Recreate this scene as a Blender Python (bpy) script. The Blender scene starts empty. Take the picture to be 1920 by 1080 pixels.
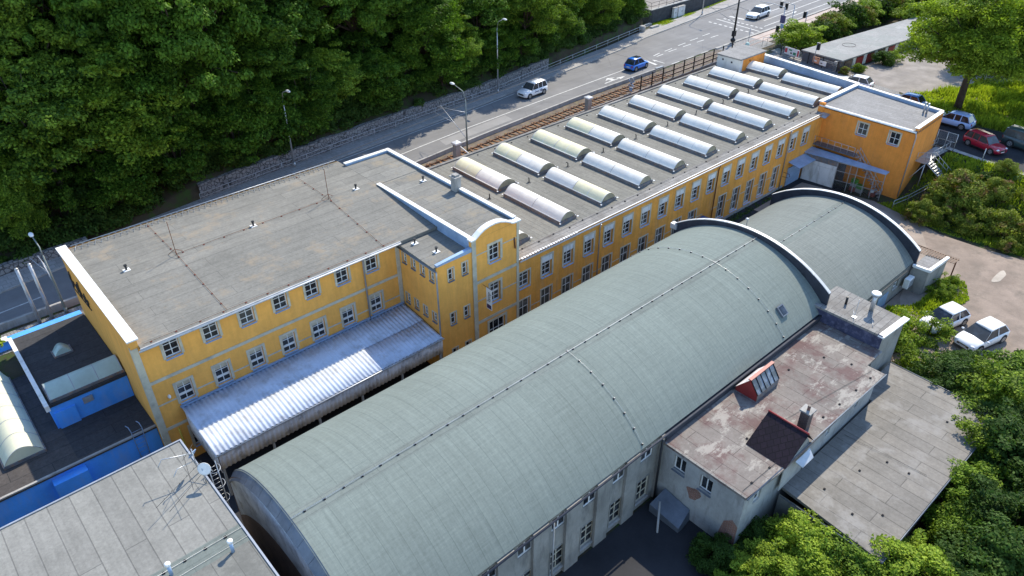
import bpy, math, random
from mathutils import Vector, Matrix
rad = math.radians
R = random.Random(11)
sc = bpy.context.scene
C = sc.collection
W = {}

# ------------------------------------------------------------------ helpers
def org(o):
    return W.get(o.name, (0, 0, 0)) if o else (0, 0, 0)

class MB:
    def __init__(s):
        s.v = []; s.f = []; s.mi = []; s.sm = []; s.uv = None
    def add(s, vs, fs, mi=0, smooth=False):
        b = len(s.v); s.v += [tuple(p) for p in vs]
        for f in fs:
            s.f.append([i + b for i in f]); s.mi.append(mi); s.sm.append(smooth)
        return s
    def box(s, x0, x1, y0, y1, z0, z1, mi=0):
        v = [(x0,y0,z0),(x1,y0,z0),(x1,y1,z0),(x0,y1,z0),(x0,y0,z1),(x1,y0,z1),(x1,y1,z1),(x0,y1,z1)]
        return s.add(v, [(3,2,1,0),(4,5,6,7),(0,1,5,4),(1,2,6,5),(2,3,7,6),(3,0,4,7)], mi)
    def prism(s, poly, z0, z1, mi=0, bottom=True):
        n = len(poly)
        f0 = z0 if callable(z0) else (lambda x, y: z0)
        f1 = z1 if callable(z1) else (lambda x, y: z1)
        a = sum(poly[i][0]*poly[(i+1)%n][1]-poly[(i+1)%n][0]*poly[i][1] for i in range(n))
        if a < 0: poly = poly[::-1]
        v = [(x,y,f0(x,y)) for x,y in poly] + [(x,y,f1(x,y)) for x,y in poly]
        fs = [list(range(n, 2*n))] + [(i,(i+1)%n,n+(i+1)%n,n+i) for i in range(n)]
        if bottom: fs.append(list(range(n))[::-1])
        return s.add(v, fs, mi)
    def quad(s, a, b, c, d, mi=0):
        return s.add([a,b,c,d], [(0,1,2,3)], mi)
    def tube(s, pts, r, n=6, mi=0, r2=None, smooth=True, cap=True):
        pts = [Vector(p) for p in pts]; m = len(pts); vs = []; up = None
        for i, p in enumerate(pts):
            d = (pts[min(i+1,m-1)] - pts[max(i-1,0)]).normalized()
            if up is None:
                up = Vector((0,0,1)) if abs(d.z) < .9 else Vector((1,0,0))
            a = d.cross(up).normalized(); b = a.cross(d).normalized(); up = b
            rr = r if r2 is None else r + (r2-r)*i/(m-1)
            for k in range(n):
                t = 2*math.pi*k/n
                vs.append(p + a*math.cos(t)*rr + b*math.sin(t)*rr)
        fs = []
        for i in range(m-1):
            for k in range(n):
                fs.append((i*n+k, i*n+(k+1)%n, (i+1)*n+(k+1)%n, (i+1)*n+k))
        s.add(vs, fs, mi, smooth)
        if cap:
            b = len(s.v) - len(vs)
            s.f.append([b+k for k in range(n)][::-1]); s.mi.append(mi); s.sm.append(False)
            s.f.append([b+(m-1)*n+k for k in range(n)]); s.mi.append(mi); s.sm.append(False)
        return s
    def cyl(s, x, y, z0, z1, r, r2=None, n=12, mi=0, smooth=True):
        return s.tube([(x,y,z0),(x,y,z1)], r, n, mi, r2, smooth)
    def ball(s, c, rx, ry, rz, n=10, m=6, mi=0):
        vs = []; fs = []
        for j in range(m+1):
            t = math.pi*j/m
            for i in range(n):
                p = 2*math.pi*i/n
                vs.append((c[0]+rx*math.sin(t)*math.cos(p), c[1]+ry*math.sin(t)*math.sin(p), c[2]+rz*math.cos(t)))
        for j in range(m):
            for i in range(n):
                fs.append((j*n+i, (j+1)*n+i, (j+1)*n+(i+1)%n, j*n+(i+1)%n))
        return s.add(vs, fs, mi, True)
    def loft(s, rings, mi=0, smooth=True, closed=True, cap=True):
        n = len(rings[0]); vs = [p for r in rings for p in r]; fs = []
        for i in range(len(rings)-1):
            for k in range(n if closed else n-1):
                fs.append((i*n+k, i*n+(k+1)%n, (i+1)*n+(k+1)%n, (i+1)*n+k))
        s.add(vs, fs, mi, smooth)
        if cap:
            b = len(s.v)-len(vs)
            s.f.append([b+k for k in range(n)][::-1]); s.mi.append(mi); s.sm.append(False)
            s.f.append([b+(len(rings)-1)*n+k for k in range(n)]); s.mi.append(mi); s.sm.append(False)
        return s
    def build(s, name, mat, parent=None, at=None, bevel=0):
        off = Vector(at) if at else Vector(org(parent))
        me = bpy.data.meshes.new(name)
        me.from_pydata([tuple(Vector(p)-off) for p in s.v], [], s.f)
        for m in (mat if isinstance(mat, (list, tuple)) else [mat]): me.materials.append(m)
        me.polygons.foreach_set('material_index', s.mi)
        me.polygons.foreach_set('use_smooth', s.sm)
        if s.uv:
            l = me.uv_layers.new(name='UVMap')
            for lp in me.loops: l.data[lp.index].uv = s.uv[lp.vertex_index]
        me.update()
        o = bpy.data.objects.new(name, me); C.objects.link(o)
        if parent: o.parent = parent; W[o.name] = org(parent)
        else:
            o.location = off; W[o.name] = tuple(off)
        if bevel:
            b = o.modifiers.new('bevel', 'BEVEL'); b.width = bevel; b.segments = 2; b.limit_method = 'ANGLE'
        return o

def tag(o, label=None, cat=None, group=None, kind=None):
    if label: o['label'] = label
    if cat: o['category'] = cat
    if group: o['group'] = group
    if kind: o['kind'] = kind
    return o

def thing(name, label, cat, loc=(0,0,0), group=None):
    o = bpy.data.objects.new(name, None); C.objects.link(o); o.location = loc
    o.empty_display_size = .3
    W[o.name] = tuple(loc)
    return tag(o, label, cat, group)

def dup(o, parent=None, loc=None, rz=None, scale=None, label=None, group=None):
    c = o.copy(); C.objects.link(c)
    if parent is not None: c.parent = parent
    if loc is not None: c.location = loc
    if rz is not None: c.rotation_euler = (0,0,rz)
    if scale is not None: c.scale = scale if isinstance(scale,(tuple,list)) else (scale,)*3
    if label: c['label'] = label
    if group: c['group'] = group
    for ch in o.children: dup(ch, c)
    return c

class Kind:
    """first call places the original, later ones copies of it and its parts"""
    def __init__(s, maker): s.maker = maker; s.o = None; s.used = False
    def place(s, parent, p, rz=0, scale=None, label=None, group=None):
        if s.o is None: s.o = s.maker()
        q = Vector(p) - Vector(org(parent))
        if not s.used:
            s.used = True; o = s.o
            if parent: o.parent = parent
            o.location = q; o.rotation_euler = (0,0,rz)
            if scale is not None: o.scale = scale if isinstance(scale,(tuple,list)) else (scale,)*3
            if label: o['label'] = label
            if group: o['group'] = group
            return o
        return dup(s.o, parent, q, rz, scale if scale is not None else (1,1,1), label, group)

# ------------------------------------------------------------------ materials
def nodes(name):
    m = bpy.data.materials.new(name); m.use_nodes = True
    nt = m.node_tree; b = nt.nodes['Principled BSDF']
    return m, nt, b
def N(nt, t, **kw):
    n = nt.nodes.new(t)
    for k, v in kw.items():
        if k.startswith('i_'): n.inputs[k[2:].replace('_', ' ')].default_value = v
        else: setattr(n, k, v)
    return n
def rgb(c, k=1): return (c[0]*k, c[1]*k, c[2]*k, 1)
def mixc(nt, fac, a, b, mode='MIX'):
    n = nt.nodes.new('ShaderNodeMix'); n.data_type = 'RGBA'; n.blend_type = mode
    for s, v in ((0, fac), (6, a), (7, b)):
        if hasattr(v, 'is_linked'): nt.links.new(v, n.inputs[s])
        else: n.inputs[s].default_value = v
    return n.outputs[2]
def ramp(nt, src, p0, p1, c0=(0,0,0,1), c1=(1,1,1,1)):
    r = nt.nodes.new('ShaderNodeValToRGB')
    r.color_ramp.elements[0].position = p0; r.color_ramp.elements[0].color = c0
    r.color_ramp.elements[1].position = p1; r.color_ramp.elements[1].color = c1
    nt.links.new(src, r.inputs[0]); return r.outputs[0]
def pos(nt, scale=None, rot=0):
    g = nt.nodes.new('ShaderNodeNewGeometry')
    if scale is None and not rot: return g.outputs['Position']
    mp = nt.nodes.new('ShaderNodeMapping'); nt.links.new(g.outputs['Position'], mp.inputs[0])
    if scale: mp.inputs['Scale'].default_value = scale
    mp.inputs['Rotation'].default_value[2] = rot
    return mp.outputs[0]
def noise(nt, vec, sc_, det=4, rough=.6):
    n = N(nt, 'ShaderNodeTexNoise'); n.inputs['Scale'].default_value = sc_
    n.inputs['Detail'].default_value = det; n.inputs['Roughness'].default_value = rough
    nt.links.new(vec, n.inputs['Vector']); return n.outputs['Fac']
def bump(nt, b, h, st=.3, d=.02):
    n = N(nt, 'ShaderNodeBump'); n.inputs['Strength'].default_value = st; n.inputs['Distance'].default_value = d
    nt.links.new(h, n.inputs['Height']); nt.links.new(n.outputs[0], b.inputs['Normal'])

def mat(name, c, rough=.8, var=.25, sc_=.7, fine=9, metal=0, bmp=.15, stain=None, stain_amt=.5, streak=False, spec=.3, coat=0, glow=0, grime=0, wear=0):
    m, nt, b = nodes(name)
    p = pos(nt)
    big = noise(nt, p, sc_, 4); sm = noise(nt, p, fine, 3)
    col = mixc(nt, ramp(nt, big, .3, .7), rgb(c, 1-var), rgb(c, 1+var*.6))
    col = mixc(nt, ramp(nt, sm, .25, .75), col, mixc(nt, 1.0, col, rgb((1,1,1), 1-var*.55), 'MULTIPLY'))
    if stain:
        vec = pos(nt, (1,1,.25)) if streak else p
        s = noise(nt, vec, sc_*1.7 if not streak else 1.6, 6, .65)
        col = mixc(nt, ramp(nt, s, .5, .5+.3*(1.2-stain_amt)), col, rgb(stain))
    if grime:   # run-off streaks and mottling
        g1 = noise(nt, pos(nt, (2.6,2.6,.22)), 1, 5, .7); g2 = noise(nt, p, 2.3, 4, .75)
        col = mixc(nt, 1.0, col, ramp(nt, g1, .32, .62, (1-grime,)*3+(1,), (1,1,1,1)), 'MULTIPLY'); col = mixc(nt, 1.0, col, ramp(nt, g2, .25, .75, (1-grime*.8,)*3+(1,), (1.06,1.06,1.06,1)), 'MULTIPLY')
    if wear:    # wheel lanes along the road and old patches
        g1 = noise(nt, pos(nt, (.03,.75,1), rad(-3)), 1, 5, .7); col = mixc(nt, 1.0, col, ramp(nt, g1, .3, .7, (1-wear,)*3+(1,), (1+wear*.6,)*3+(1,)), 'MULTIPLY')
        v = N(nt, 'ShaderNodeTexVoronoi', feature='DISTANCE_TO_EDGE'); v.inputs['Scale'].default_value = .16; nt.links.new(p, v.inputs['Vector'])
        col = mixc(nt, ramp(nt, v.outputs['Distance'], .0, .006), mixc(nt, .35, col, (.05,.05,.05,1)), col)
    nt.links.new(col, b.inputs['Base Color'])
    b.inputs['Roughness'].default_value = rough; b.inputs['Metallic'].default_value = metal
    b.inputs['Specular IOR Level'].default_value = spec
    if coat: b.inputs['Coat Weight'].default_value = coat; b.inputs['Coat Roughness'].default_value = .05
    if bmp: bump(nt, b, sm, bmp)
    if glow:   # light passing through a milky sheet
        t = N(nt, 'ShaderNodeBsdfTranslucent'); nt.links.new(col, t.inputs[0]); mx = N(nt, 'ShaderNodeMixShader'); mx.inputs[0].default_value = glow
        nt.links.new(b.outputs[0], mx.inputs[1]); nt.links.new(t.outputs[0], mx.inputs[2]); nt.links.new(mx.outputs[0], nt.nodes['Material Output'].inputs[0])
    return m

def flat(name, c, rough=.6, metal=0, spec=.4, coat=0):
    return mat(name, c, rough, .12, 1.5, 14, metal, 0, spec=spec, coat=coat)

def felt(name, c1, c2, seam, w=1.0, l=5.0, rot=0, stain=None, stain_amt=.5, uv=False, grain=.25, mort=.022, stain2=None, streaks=.0, weave=0, soft=False):
    """roofing felt: strips with staggered butt joints, patches, grain"""
    m, nt, b = nodes(name)
    if uv:
        t = N(nt, 'ShaderNodeTexCoord'); vec = t.outputs['UV']
    else: vec = pos(nt, (1,1,1), rot)
    p3 = pos(nt)
    jit = noise(nt, p3, .35, 2)
    br = N(nt, 'ShaderNodeTexBrick'); nt.links.new(vec, br.inputs['Vector'])
    br.offset = .37; br.offset_frequency = 2; br.squash = 1
    for k, v in (('Scale',1),('Mortar Size',mort),('Mortar Smooth',.3),('Bias',0),('Brick Width',l),('Row Height',w)):
        br.inputs[k].default_value = v
    br.inputs['Color1'].default_value = rgb(c1); br.inputs['Color2'].default_value = rgb(c2)
    br.inputs['Mortar'].default_value = rgb(seam)
    big = noise(nt, p3, .22, 5, .65) if not soft else noise(nt, p3, .12, 2, .4); med = noise(nt, p3, 1.3, 5, .7); fin = noise(nt, p3, 5.5, 4, .8)
    col = mixc(nt, 1.0, br.outputs['Color'], ramp(nt, big, .25, .8, (.80,.80,.80,1) if not soft else (.9,.9,.9,1), (1.14,1.14,1.14,1) if not soft else (1.06,1.06,1.06,1)), 'MULTIPLY')
    col = mixc(nt, 1.0, col, ramp(nt, med, .25, .8, (.87,.87,.87,1) if not soft else (.95,.95,.95,1), (1.1,1.1,1.1,1) if not soft else (1.04,1.04,1.04,1)), 'MULTIPLY')
    col = mixc(nt, 1.0, col, ramp(nt, fin, .2, .8, (1-grain,)*3+(1,), (1+grain,)*3+(1,)), 'MULTIPLY')
    if streaks:
        wv = N(nt, 'ShaderNodeTexNoise'); mp = N(nt, 'ShaderNodeMapping'); nt.links.new(vec, mp.inputs[0])
        mp.inputs['Scale'].default_value = (.18, 5, 1); nt.links.new(mp.outputs[0], wv.inputs['Vector']); wv.inputs['Scale'].default_value = 1; wv.inputs['Detail'].default_value = 5
        col = mixc(nt, 1.0, col, ramp(nt, wv.outputs['Fac'], .3, .7, (1-streaks,)*3+(1,), (1+streaks,)*3+(1,)), 'MULTIPLY')
    if weave:
        for sc3 in ((.25,9,1),(9,.25,1)):
            mp = N(nt, 'ShaderNodeMapping'); nt.links.new(vec, mp.inputs[0]); mp.inputs['Scale'].default_value = sc3
            f3 = noise(nt, mp.outputs[0], 1, 3, .7); col = mixc(nt, 1.0, col, ramp(nt, f3, .25, .75, (1-weave,)*3+(1,), (1+weave*.8,)*3+(1,)), 'MULTIPLY')
    if stain:
        s = noise(nt, p3, .45, 7, .72)
        col = mixc(nt, ramp(nt, s, .56-.2*stain_amt, .66-.1*stain_amt), col, mixc(nt, .65, col, rgb(stain)))
    if stain2:
        s = noise(nt, pos(nt, (.8,1.6,1)), .55, 7, .75)
        col = mixc(nt, ramp(nt, s, .54, .6), col, mixc(nt, .7, col, rgb(stain2)))
    nt.links.new(col, b.inputs['Base Color']); b.inputs['Roughness'].default_value = .88
    b.inputs['Specular IOR Level'].default_value = .25
    add = N(nt, 'ShaderNodeMath', operation='MULTIPLY_ADD'); nt.links.new(fin, add.inputs[0]); add.inputs[1].default_value = .5
    nt.links.new(br.outputs['Fac'], add.inputs[2]); bump(nt, b, add.outputs[0], .35, .015)
    return m

def stone(name, c1, c2, mortar, scale=2.2, vertical=True):
    m, nt, b = nodes(name)
    p = pos(nt)
    v = N(nt, 'ShaderNodeTexVoronoi', feature='DISTANCE_TO_EDGE'); v.inputs['Scale'].default_value = scale; nt.links.new(p, v.inputs['Vector'])
    v2 = N(nt, 'ShaderNodeTexVoronoi'); v2.inputs['Scale'].default_value = scale; nt.links.new(p, v2.inputs['Vector'])
    sep = N(nt, 'ShaderNodeSeparateColor'); nt.links.new(v2.outputs['Color'], sep.inputs[0])
    col = mixc(nt, sep.outputs[0], rgb(c1), rgb(c2))
    fin = noise(nt, p, 12, 3)
    col = mixc(nt, 1.0, col, ramp(nt, fin, .2, .8, (.75,.75,.75,1), (1.2,1.2,1.2,1)), 'MULTIPLY')
    col = mixc(nt, ramp(nt, v.outputs['Distance'], .03, .09), rgb(mortar), col)
    nt.links.new(col, b.inputs['Base Color']); b.inputs['Roughness'].default_value = .9
    bump(nt, b, ramp(nt, v.outputs['Distance'], 0, .12), .8, .05)
    return m

def brick(name, c1, c2, mortar, bw=.3, bh=.1, diag=True):
    m, nt, b = nodes(name)
    g = pos(nt); s = N(nt, 'ShaderNodeSeparateXYZ'); nt.links.new(g, s.inputs[0])
    a = N(nt, 'ShaderNodeMath', operation='ADD'); nt.links.new(s.outputs[0], a.inputs[0]); nt.links.new(s.outputs[1], a.inputs[1])
    cb = N(nt, 'ShaderNodeCombineXYZ'); nt.links.new(a.outputs[0], cb.inputs[0]); nt.links.new(s.outputs[2], cb.inputs[1])
    br = N(nt, 'ShaderNodeTexBrick'); nt.links.new(cb.outputs[0], br.inputs['Vector'])
    for k, v in (('Scale',1),('Mortar Size',.012),('Brick Width',bw),('Row Height',bh)): br.inputs[k].default_value = v
    br.inputs['Color1'].default_value = rgb(c1); br.inputs['Color2'].default_value = rgb(c2); br.inputs['Mortar'].default_value = rgb(mortar)
    n = noise(nt, g, 1.5, 5)
    col = mixc(nt, 1.0, br.outputs['Color'], ramp(nt, n, .25, .8, (.6,.6,.6,1), (1.25,1.25,1.25,1)), 'MULTIPLY')
    nt.links.new(col, b.inputs['Base Color']); b.inputs['Roughness'].default_value = .9
    bump(nt, b, br.outputs['Fac'], .5, -.01)
    return m

def leafmat(name, dark, light, warm=None, trans=.3):
    m, nt, b = nodes(name)
    g = N(nt, 'ShaderNodeNewGeometry'); oi = N(nt, 'ShaderNodeObjectInfo')
    clump = noise(nt, g.outputs['Position'], .55, 3)
    a = N(nt, 'ShaderNodeMath', operation='MULTIPLY_ADD'); nt.links.new(g.outputs['Random Per Island'], a.inputs[0]); a.inputs[1].default_value = .8
    k = N(nt, 'ShaderNodeMath', operation='MULTIPLY_ADD'); nt.links.new(clump, k.inputs[0]); k.inputs[1].default_value = 1.1; k.inputs[2].default_value = -.55
    nt.links.new(k.outputs[0], a.inputs[2])
    a2 = N(nt, 'ShaderNodeMath', operation='MULTIPLY_ADD'); nt.links.new(oi.outputs['Random'], a2.inputs[0]); a2.inputs[1].default_value = .3; nt.links.new(a.outputs[0], a2.inputs[2])
    col = mixc(nt, a2.outputs[0], rgb(dark), rgb(light))
    if warm:
        w = noise(nt, g.outputs['Position'], .8, 3)
        col = mixc(nt, ramp(nt, w, .54, .64), col, rgb(warm))
    nt.links.new(col, b.inputs['Base Color']); b.inputs['Roughness'].default_value = .65; b.inputs['Specular IOR Level'].default_value = .12
    t = N(nt, 'ShaderNodeBsdfTranslucent'); nt.links.new(mixc(nt, 1.0, col, (1.25,1.35,.55,1), 'MULTIPLY'), t.inputs[0])
    mx = N(nt, 'ShaderNodeMixShader'); mx.inputs[0].default_value = trans
    nt.links.new(b.outputs[0], mx.inputs[1]); nt.links.new(t.outputs[0], mx.inputs[2])
    nt.links.new(mx.outputs[0], nt.nodes['Material Output'].inputs[0])
    return m

def glassmat(name, c=(.012,.014,.017), rough=.12):
    m, nt, b = nodes(name)
    oi = N(nt, 'ShaderNodeObjectInfo')
    n = noise(nt, pos(nt), 1.7, 2)
    col = mixc(nt, ramp(nt, n, .45, .7), rgb(c), rgb(c, 4))
    col = mixc(nt, ramp(nt, oi.outputs['Random'], .45, .95), col, mixc(nt, .6, col, (.13,.13,.115,1)))
    nt.links.new(col, b.inputs['Base Color']); b.inputs['Roughness'].default_value = rough
    b.inputs['Specular IOR Level'].default_value = .5
    return m

M = {}
M['stucco'] = mat('yellow_render', (.88,.42,.09), .92, .08, .5, 7, stain=(.76,.37,.09), stain_amt=.25, streak=True, grime=.11)
M['stucco_o'] = mat('ochre_render', (.86,.38,.07), .92, .12, .5, 7, stain=(.66,.34,.12), stain_amt=.45, streak=True, grime=.18)
M['stucco_r'] = mat('orange_render', (.86,.31,.055), .92, .12, .5, 7, stain=(.68,.25,.06), stain_amt=.35, streak=True, grime=.14)
M['cream'] = mat('cream_trim', (.55,.50,.38), .85, .18, .8, 8, stain=(.33,.30,.24), stain_amt=.4)
M['white'] = mat('white_sheet', (.78,.78,.76), .45, .08, .8, 6, stain=(.55,.53,.48), stain_amt=.3)
M['whitewall'] = mat('white_plaster', (.68,.67,.65), .9, .12, .6, 8, stain=(.42,.40,.36), stain_amt=.5, streak=True)
M['frame'] = flat('white_paint', (.74,.74,.72), .5)
M['zinc_light'] = mat('pale_zinc_sheet', (.55,.55,.55), .5, .2, 1.2, 8, metal=.2, bmp=.05)
M['glass_reflect'] = glassmat('painted_reflection_glass', (.055,.055,.052), .2)  # paler pane colour stands in for the vault roof mirrored in the glass
M['zinc'] = mat('zinc_sheet', (.42,.44,.47), .45, .2, 1.2, 8, metal=.5, bmp=.05)
M['darkzinc'] = mat('dark_zinc_sheet', (.15,.17,.20), .5, .25, 1.2, 8, metal=.3, bmp=.05)
M['bluezinc'] = mat('pale_blue_sheet', (.30,.42,.60), .5, .2, 1.2, 8, metal=.2, bmp=.05)
M['black'] = flat('black_paint', (.015,.016,.018), .5)
M['gap'] = flat('dark_gap', (.01,.01,.012), .9)
M['steel'] = mat('galvanised_steel', (.48,.49,.50), .4, .2, 2, 10, metal=.6, bmp=0)
M['pole'] = mat('grey_green_pole', (.20,.23,.22), .55, .15, 2, 10, metal=.2, bmp=0)
M['rust'] = mat('rusty_steel', (.16,.06,.03), .8, .4, 3, 12)
M['wire'] = flat('dark_wire', (.05,.05,.05), .6)
M['glass'] = glassmat('window_glass')
M['felt_main'] = felt('grey_roof_felt', (.205,.198,.176), (.178,.173,.155), (.13,.127,.117), 1.0, 13.0, 0, stain=(.26,.21,.15), stain_amt=.1, streaks=.09)
M['felt_gable'] = felt('gable_roof_felt', (.205,.20,.18), (.178,.174,.158), (.11,.11,.10), 1.0, 8.0, 0, stain=(.25,.21,.15), stain_amt=.1, streaks=.09)
M['felt_factory'] = felt('factory_roof_felt', (.190,.185,.163), (.168,.164,.146), (.115,.113,.10), .5, 6.0, rad(90), streaks=.08, grain=.3)
M['felt_edge'] = felt('roof_edge_felt', (.26,.25,.235), (.20,.195,.185), (.10,.10,.10), .5, 2.0, 0, stain=(.12,.11,.10), stain_amt=.5)
M['felt_end'] = felt('end_roof_felt', (.25,.245,.24), (.215,.21,.205), (.15,.148,.145), .5, 4.0, rad(90), grain=.3)
M['felt_low'] = felt('low_roof_felt', (.235,.232,.212), (.212,.209,.192), (.14,.138,.128), 1.0, 14.0, rad(90), streaks=.07, mort=.03)
M['felt_dark'] = felt('charcoal_roof_felt', (.055,.056,.06), (.045,.046,.05), (.028,.028,.03), 1.0, 6.0, 0, grain=.4)
M['felt_brown'] = felt('brown_grey_roof_felt', (.085,.075,.07), (.06,.056,.055), (.035,.035,.035), 1.0, 6.0, 0, grain=.4)
M['felt_purple'] = felt('worn_maroon_roof_felt', (.215,.19,.17), (.18,.16,.145), (.095,.082,.075), .95, 7.0, rad(90), stain=(.10,.045,.045), stain_amt=.5, stain2=(.33,.31,.275), grain=.22)
M['felt_shed'] = felt('grey_shed_roof_felt', (.205,.19,.168), (.18,.168,.15), (.115,.107,.096), .95, 7.0, rad(90), stain=(.26,.25,.235), stain_amt=.2, grain=.22, mort=.03, streaks=.08)
M['felt_vault'] = felt('grey_green_vault_felt', (.172,.203,.186), (.166,.196,.180), (.143,.170,.156), 1.0, 40.0, 0, uv=True, grain=.16, mort=.025, streaks=.06, weave=.11, soft=True)
M['felt_vault_far'] = felt('grey_vault_felt', (.172,.190,.175), (.166,.184,.17), (.146,.16,.15), 1.0, 40.0, 0, uv=True, grain=.18, mort=.03, streaks=.06, weave=.16, soft=True)
M['felt_band'] = felt('ridge_band_felt', (.165,.19,.175), (.155,.178,.165), (.13,.15,.14), .6, 3.0, 0, grain=.2)
M['dome'] = mat('white_polycarbonate', (.88,.85,.77), .75, .07, .9, 5, bmp=.05, spec=.1, stain=(.72,.69,.64), stain_amt=.1, glow=.15)
M['dome_y'] = mat('yellowed_polycarbonate', (.86,.81,.56), .75, .08, .9, 5, bmp=.05, spec=.1, stain=(.70,.66,.46), stain_amt=.2, glow=.15)
M['dome_g'] = mat('green_grey_polycarbonate', (.46,.58,.53), .4, .12, .9, 5, bmp=.05, glow=.15)
M['dome_c'] = mat('cream_polycarbonate', (.80,.78,.56), .4, .08, .7, 5, bmp=.05, stain=(.68,.65,.46), stain_amt=.2, glow=.15)
M['dome_end'] = mat('brown_dome_end', (.36,.31,.21), .6, .3, 2, 9)
M['kerb'] = mat('skylight_kerb', (.17,.17,.18), .8, .3, 2, 9, stain=(.30,.17,.09), stain_amt=.5)
M['blue'] = mat('blue_wall_paint', (.09,.37,.95), .8, .15, .6, 8, stain=(.18,.36,.74), stain_amt=.3, streak=True)
M['grey_render'] = mat('grey_render', (.30,.29,.26), .92, .25, .5, 6, stain=(.16,.155,.14), stain_amt=.55, streak=True)
M['annex_wall'] = mat('peeling_grey_render', (.37,.37,.35), .92, .25, .5, 6, stain=(.20,.19,.18), stain_amt=.5, streak=True)
M['redbrick'] = brick('old_red_brick', (.26,.11,.075), (.19,.085,.06), (.25,.22,.19))
M['dirtybrick'] = brick('soot_brick', (.13,.075,.06), (.09,.06,.055), (.13,.12,.115))
M['slate'] = felt('dark_slate_shingle', (.022,.014,.022), (.016,.011,.017), (.008,.006,.009), .35, .35, rad(45), grain=.3)
M['corr'] = mat('corrugated_white_sheet', (.54,.605,.72), .9, .14, .8, 5, bmp=0, spec=.05, stain=(.34,.35,.38), stain_amt=.35)
M['shade_sheet'] = mat('shade_darkened_sheet', (.045,.05,.065), .75, .3, 1.5, 8)  # sheet colour darkened to deepen the shade on parapet faces and eave
M['corr2'] = mat('corrugated_grey_sheet', (.68,.65,.65), .7, .2, .8, 5, bmp=0, stain=(.20,.19,.19), stain_amt=.45)
M['redsheet'] = flat('red_painted_sheet', (.24,.028,.026), .5)
M['wood'] = mat('weathered_wood', (.20,.14,.10), .85, .3, 2, 9)
M['asphalt'] = mat('asphalt', (.19,.188,.188), .9, .16, .25, 10, bmp=.2, stain=(.15,.15,.155), stain_amt=.4, wear=.14)
M['asphalt_dark'] = mat('shade_dark_asphalt', (.030,.031,.036), .85, .3, .4, 10, bmp=.2)  # dark tarmac, base deepened to carry the shade of the courtyard
M['pave'] = felt('paving_slabs', (.34,.33,.32), (.30,.29,.28), (.20,.195,.19), .6, .6, 0, grain=.15)
M['cobble'] = felt('cobbled_setts', (.27,.265,.26), (.22,.215,.21), (.13,.13,.13), .22, .3, rad(90), grain=.3)
M['concrete'] = mat('concrete', (.36,.35,.33), .9, .2, .8, 8, stain=(.20,.195,.18), stain_amt=.4, streak=True)
M['line'] = mat('road_paint', (.56,.56,.54), .7, .3, 2, 12, stain=(.30,.30,.30), stain_amt=.4)
M['gravel'] = mat('pale_gravel', (.27,.245,.225), .95, .28, .5, 14, bmp=.5, stain=(.20,.18,.16), stain_amt=.5)
M['dirt'] = mat('dusty_dirt', (.27,.215,.175), .95, .3, .35, 9, bmp=.6, stain=(.17,.14,.115), stain_amt=.6)
M['ballast'] = mat('rail_ballast', (.16,.125,.10), .95, .45, 1.2, 14, bmp=.8, stain=(.20,.17,.08), stain_amt=.45)
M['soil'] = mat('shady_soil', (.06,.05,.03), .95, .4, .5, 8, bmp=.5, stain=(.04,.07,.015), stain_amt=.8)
M['turf'] = mat('turf', (.09,.12,.03), .95, .4, .5, 9, bmp=.6, stain=(.15,.13,.05), stain_amt=.5)
M['turf_dry'] = mat('mown_grass', (.17,.18,.04), .95, .35, .6, 12, bmp=.6, stain=(.12,.15,.03), stain_amt=.6)
M['rubble'] = stone('stone_wall', (.27,.26,.25), (.19,.185,.185), (.045,.045,.045), 2.6)
M['darkstone'] = brick('dark_brick_wall', (.06,.06,.065), (.045,.045,.05), (.08,.08,.08), .4, .18)
M['bark'] = mat('bark', (.075,.055,.04), .95, .4, 3, 14, bmp=.6)
M['leaf'] = leafmat('maple_leaf', (.016,.045,.007), (.12,.225,.024), trans=.28)
M['leaf_m'] = leafmat('mid_maple_leaf', (.02,.055,.008), (.22,.33,.035), trans=.3)
M['leaf_s'] = leafmat('sunny_leaf', (.035,.075,.008), (.30,.40,.042), trans=.32)
M['leaf_b'] = leafmat('bank_shrub_leaf', (.06,.10,.01), (.25,.29,.045), warm=(.20,.115,.06))
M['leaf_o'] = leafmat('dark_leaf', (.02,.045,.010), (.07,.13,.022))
M['blade'] = leafmat('grass_blade', (.11,.18,.012), (.36,.42,.045), trans=.45)
M['tyre'] = flat('tyre_rubber', (.02,.02,.021), .85)
M['rim'] = flat('alloy_rim', (.40,.41,.42), .35, .6)
M['carglass'] = glassmat('car_glass', (.010,.013,.018), .06)
M['red_lens'] = flat('tail_lamp_lens', (.35,.012,.012), .25)
M['clear_lens'] = flat('head_lamp_lens', (.70,.72,.74), .15)
M['plate'] = flat('number_plate', (.65,.65,.62), .5)
M['dish'] = flat('white_dish', (.74,.74,.73), .45)
def paint(name, c): return mat(name, c, .28, .04, 1, 4, 0, 0, spec=.5, coat=.6)
M['car_white'] = paint('white_car_paint', (.78,.78,.78))
M['car_blue'] = paint('blue_car_paint', (.012,.16,.60))
M['car_red'] = paint('red_car_paint', (.32,.008,.03))
M['car_lblue'] = paint('pale_blue_car_paint', (.34,.46,.72))
M['car_dblue'] = paint('mid_blue_car_paint', (.06,.20,.48))
M['car_green'] = paint('dark_green_car_paint', (.035,.06,.062))
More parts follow.
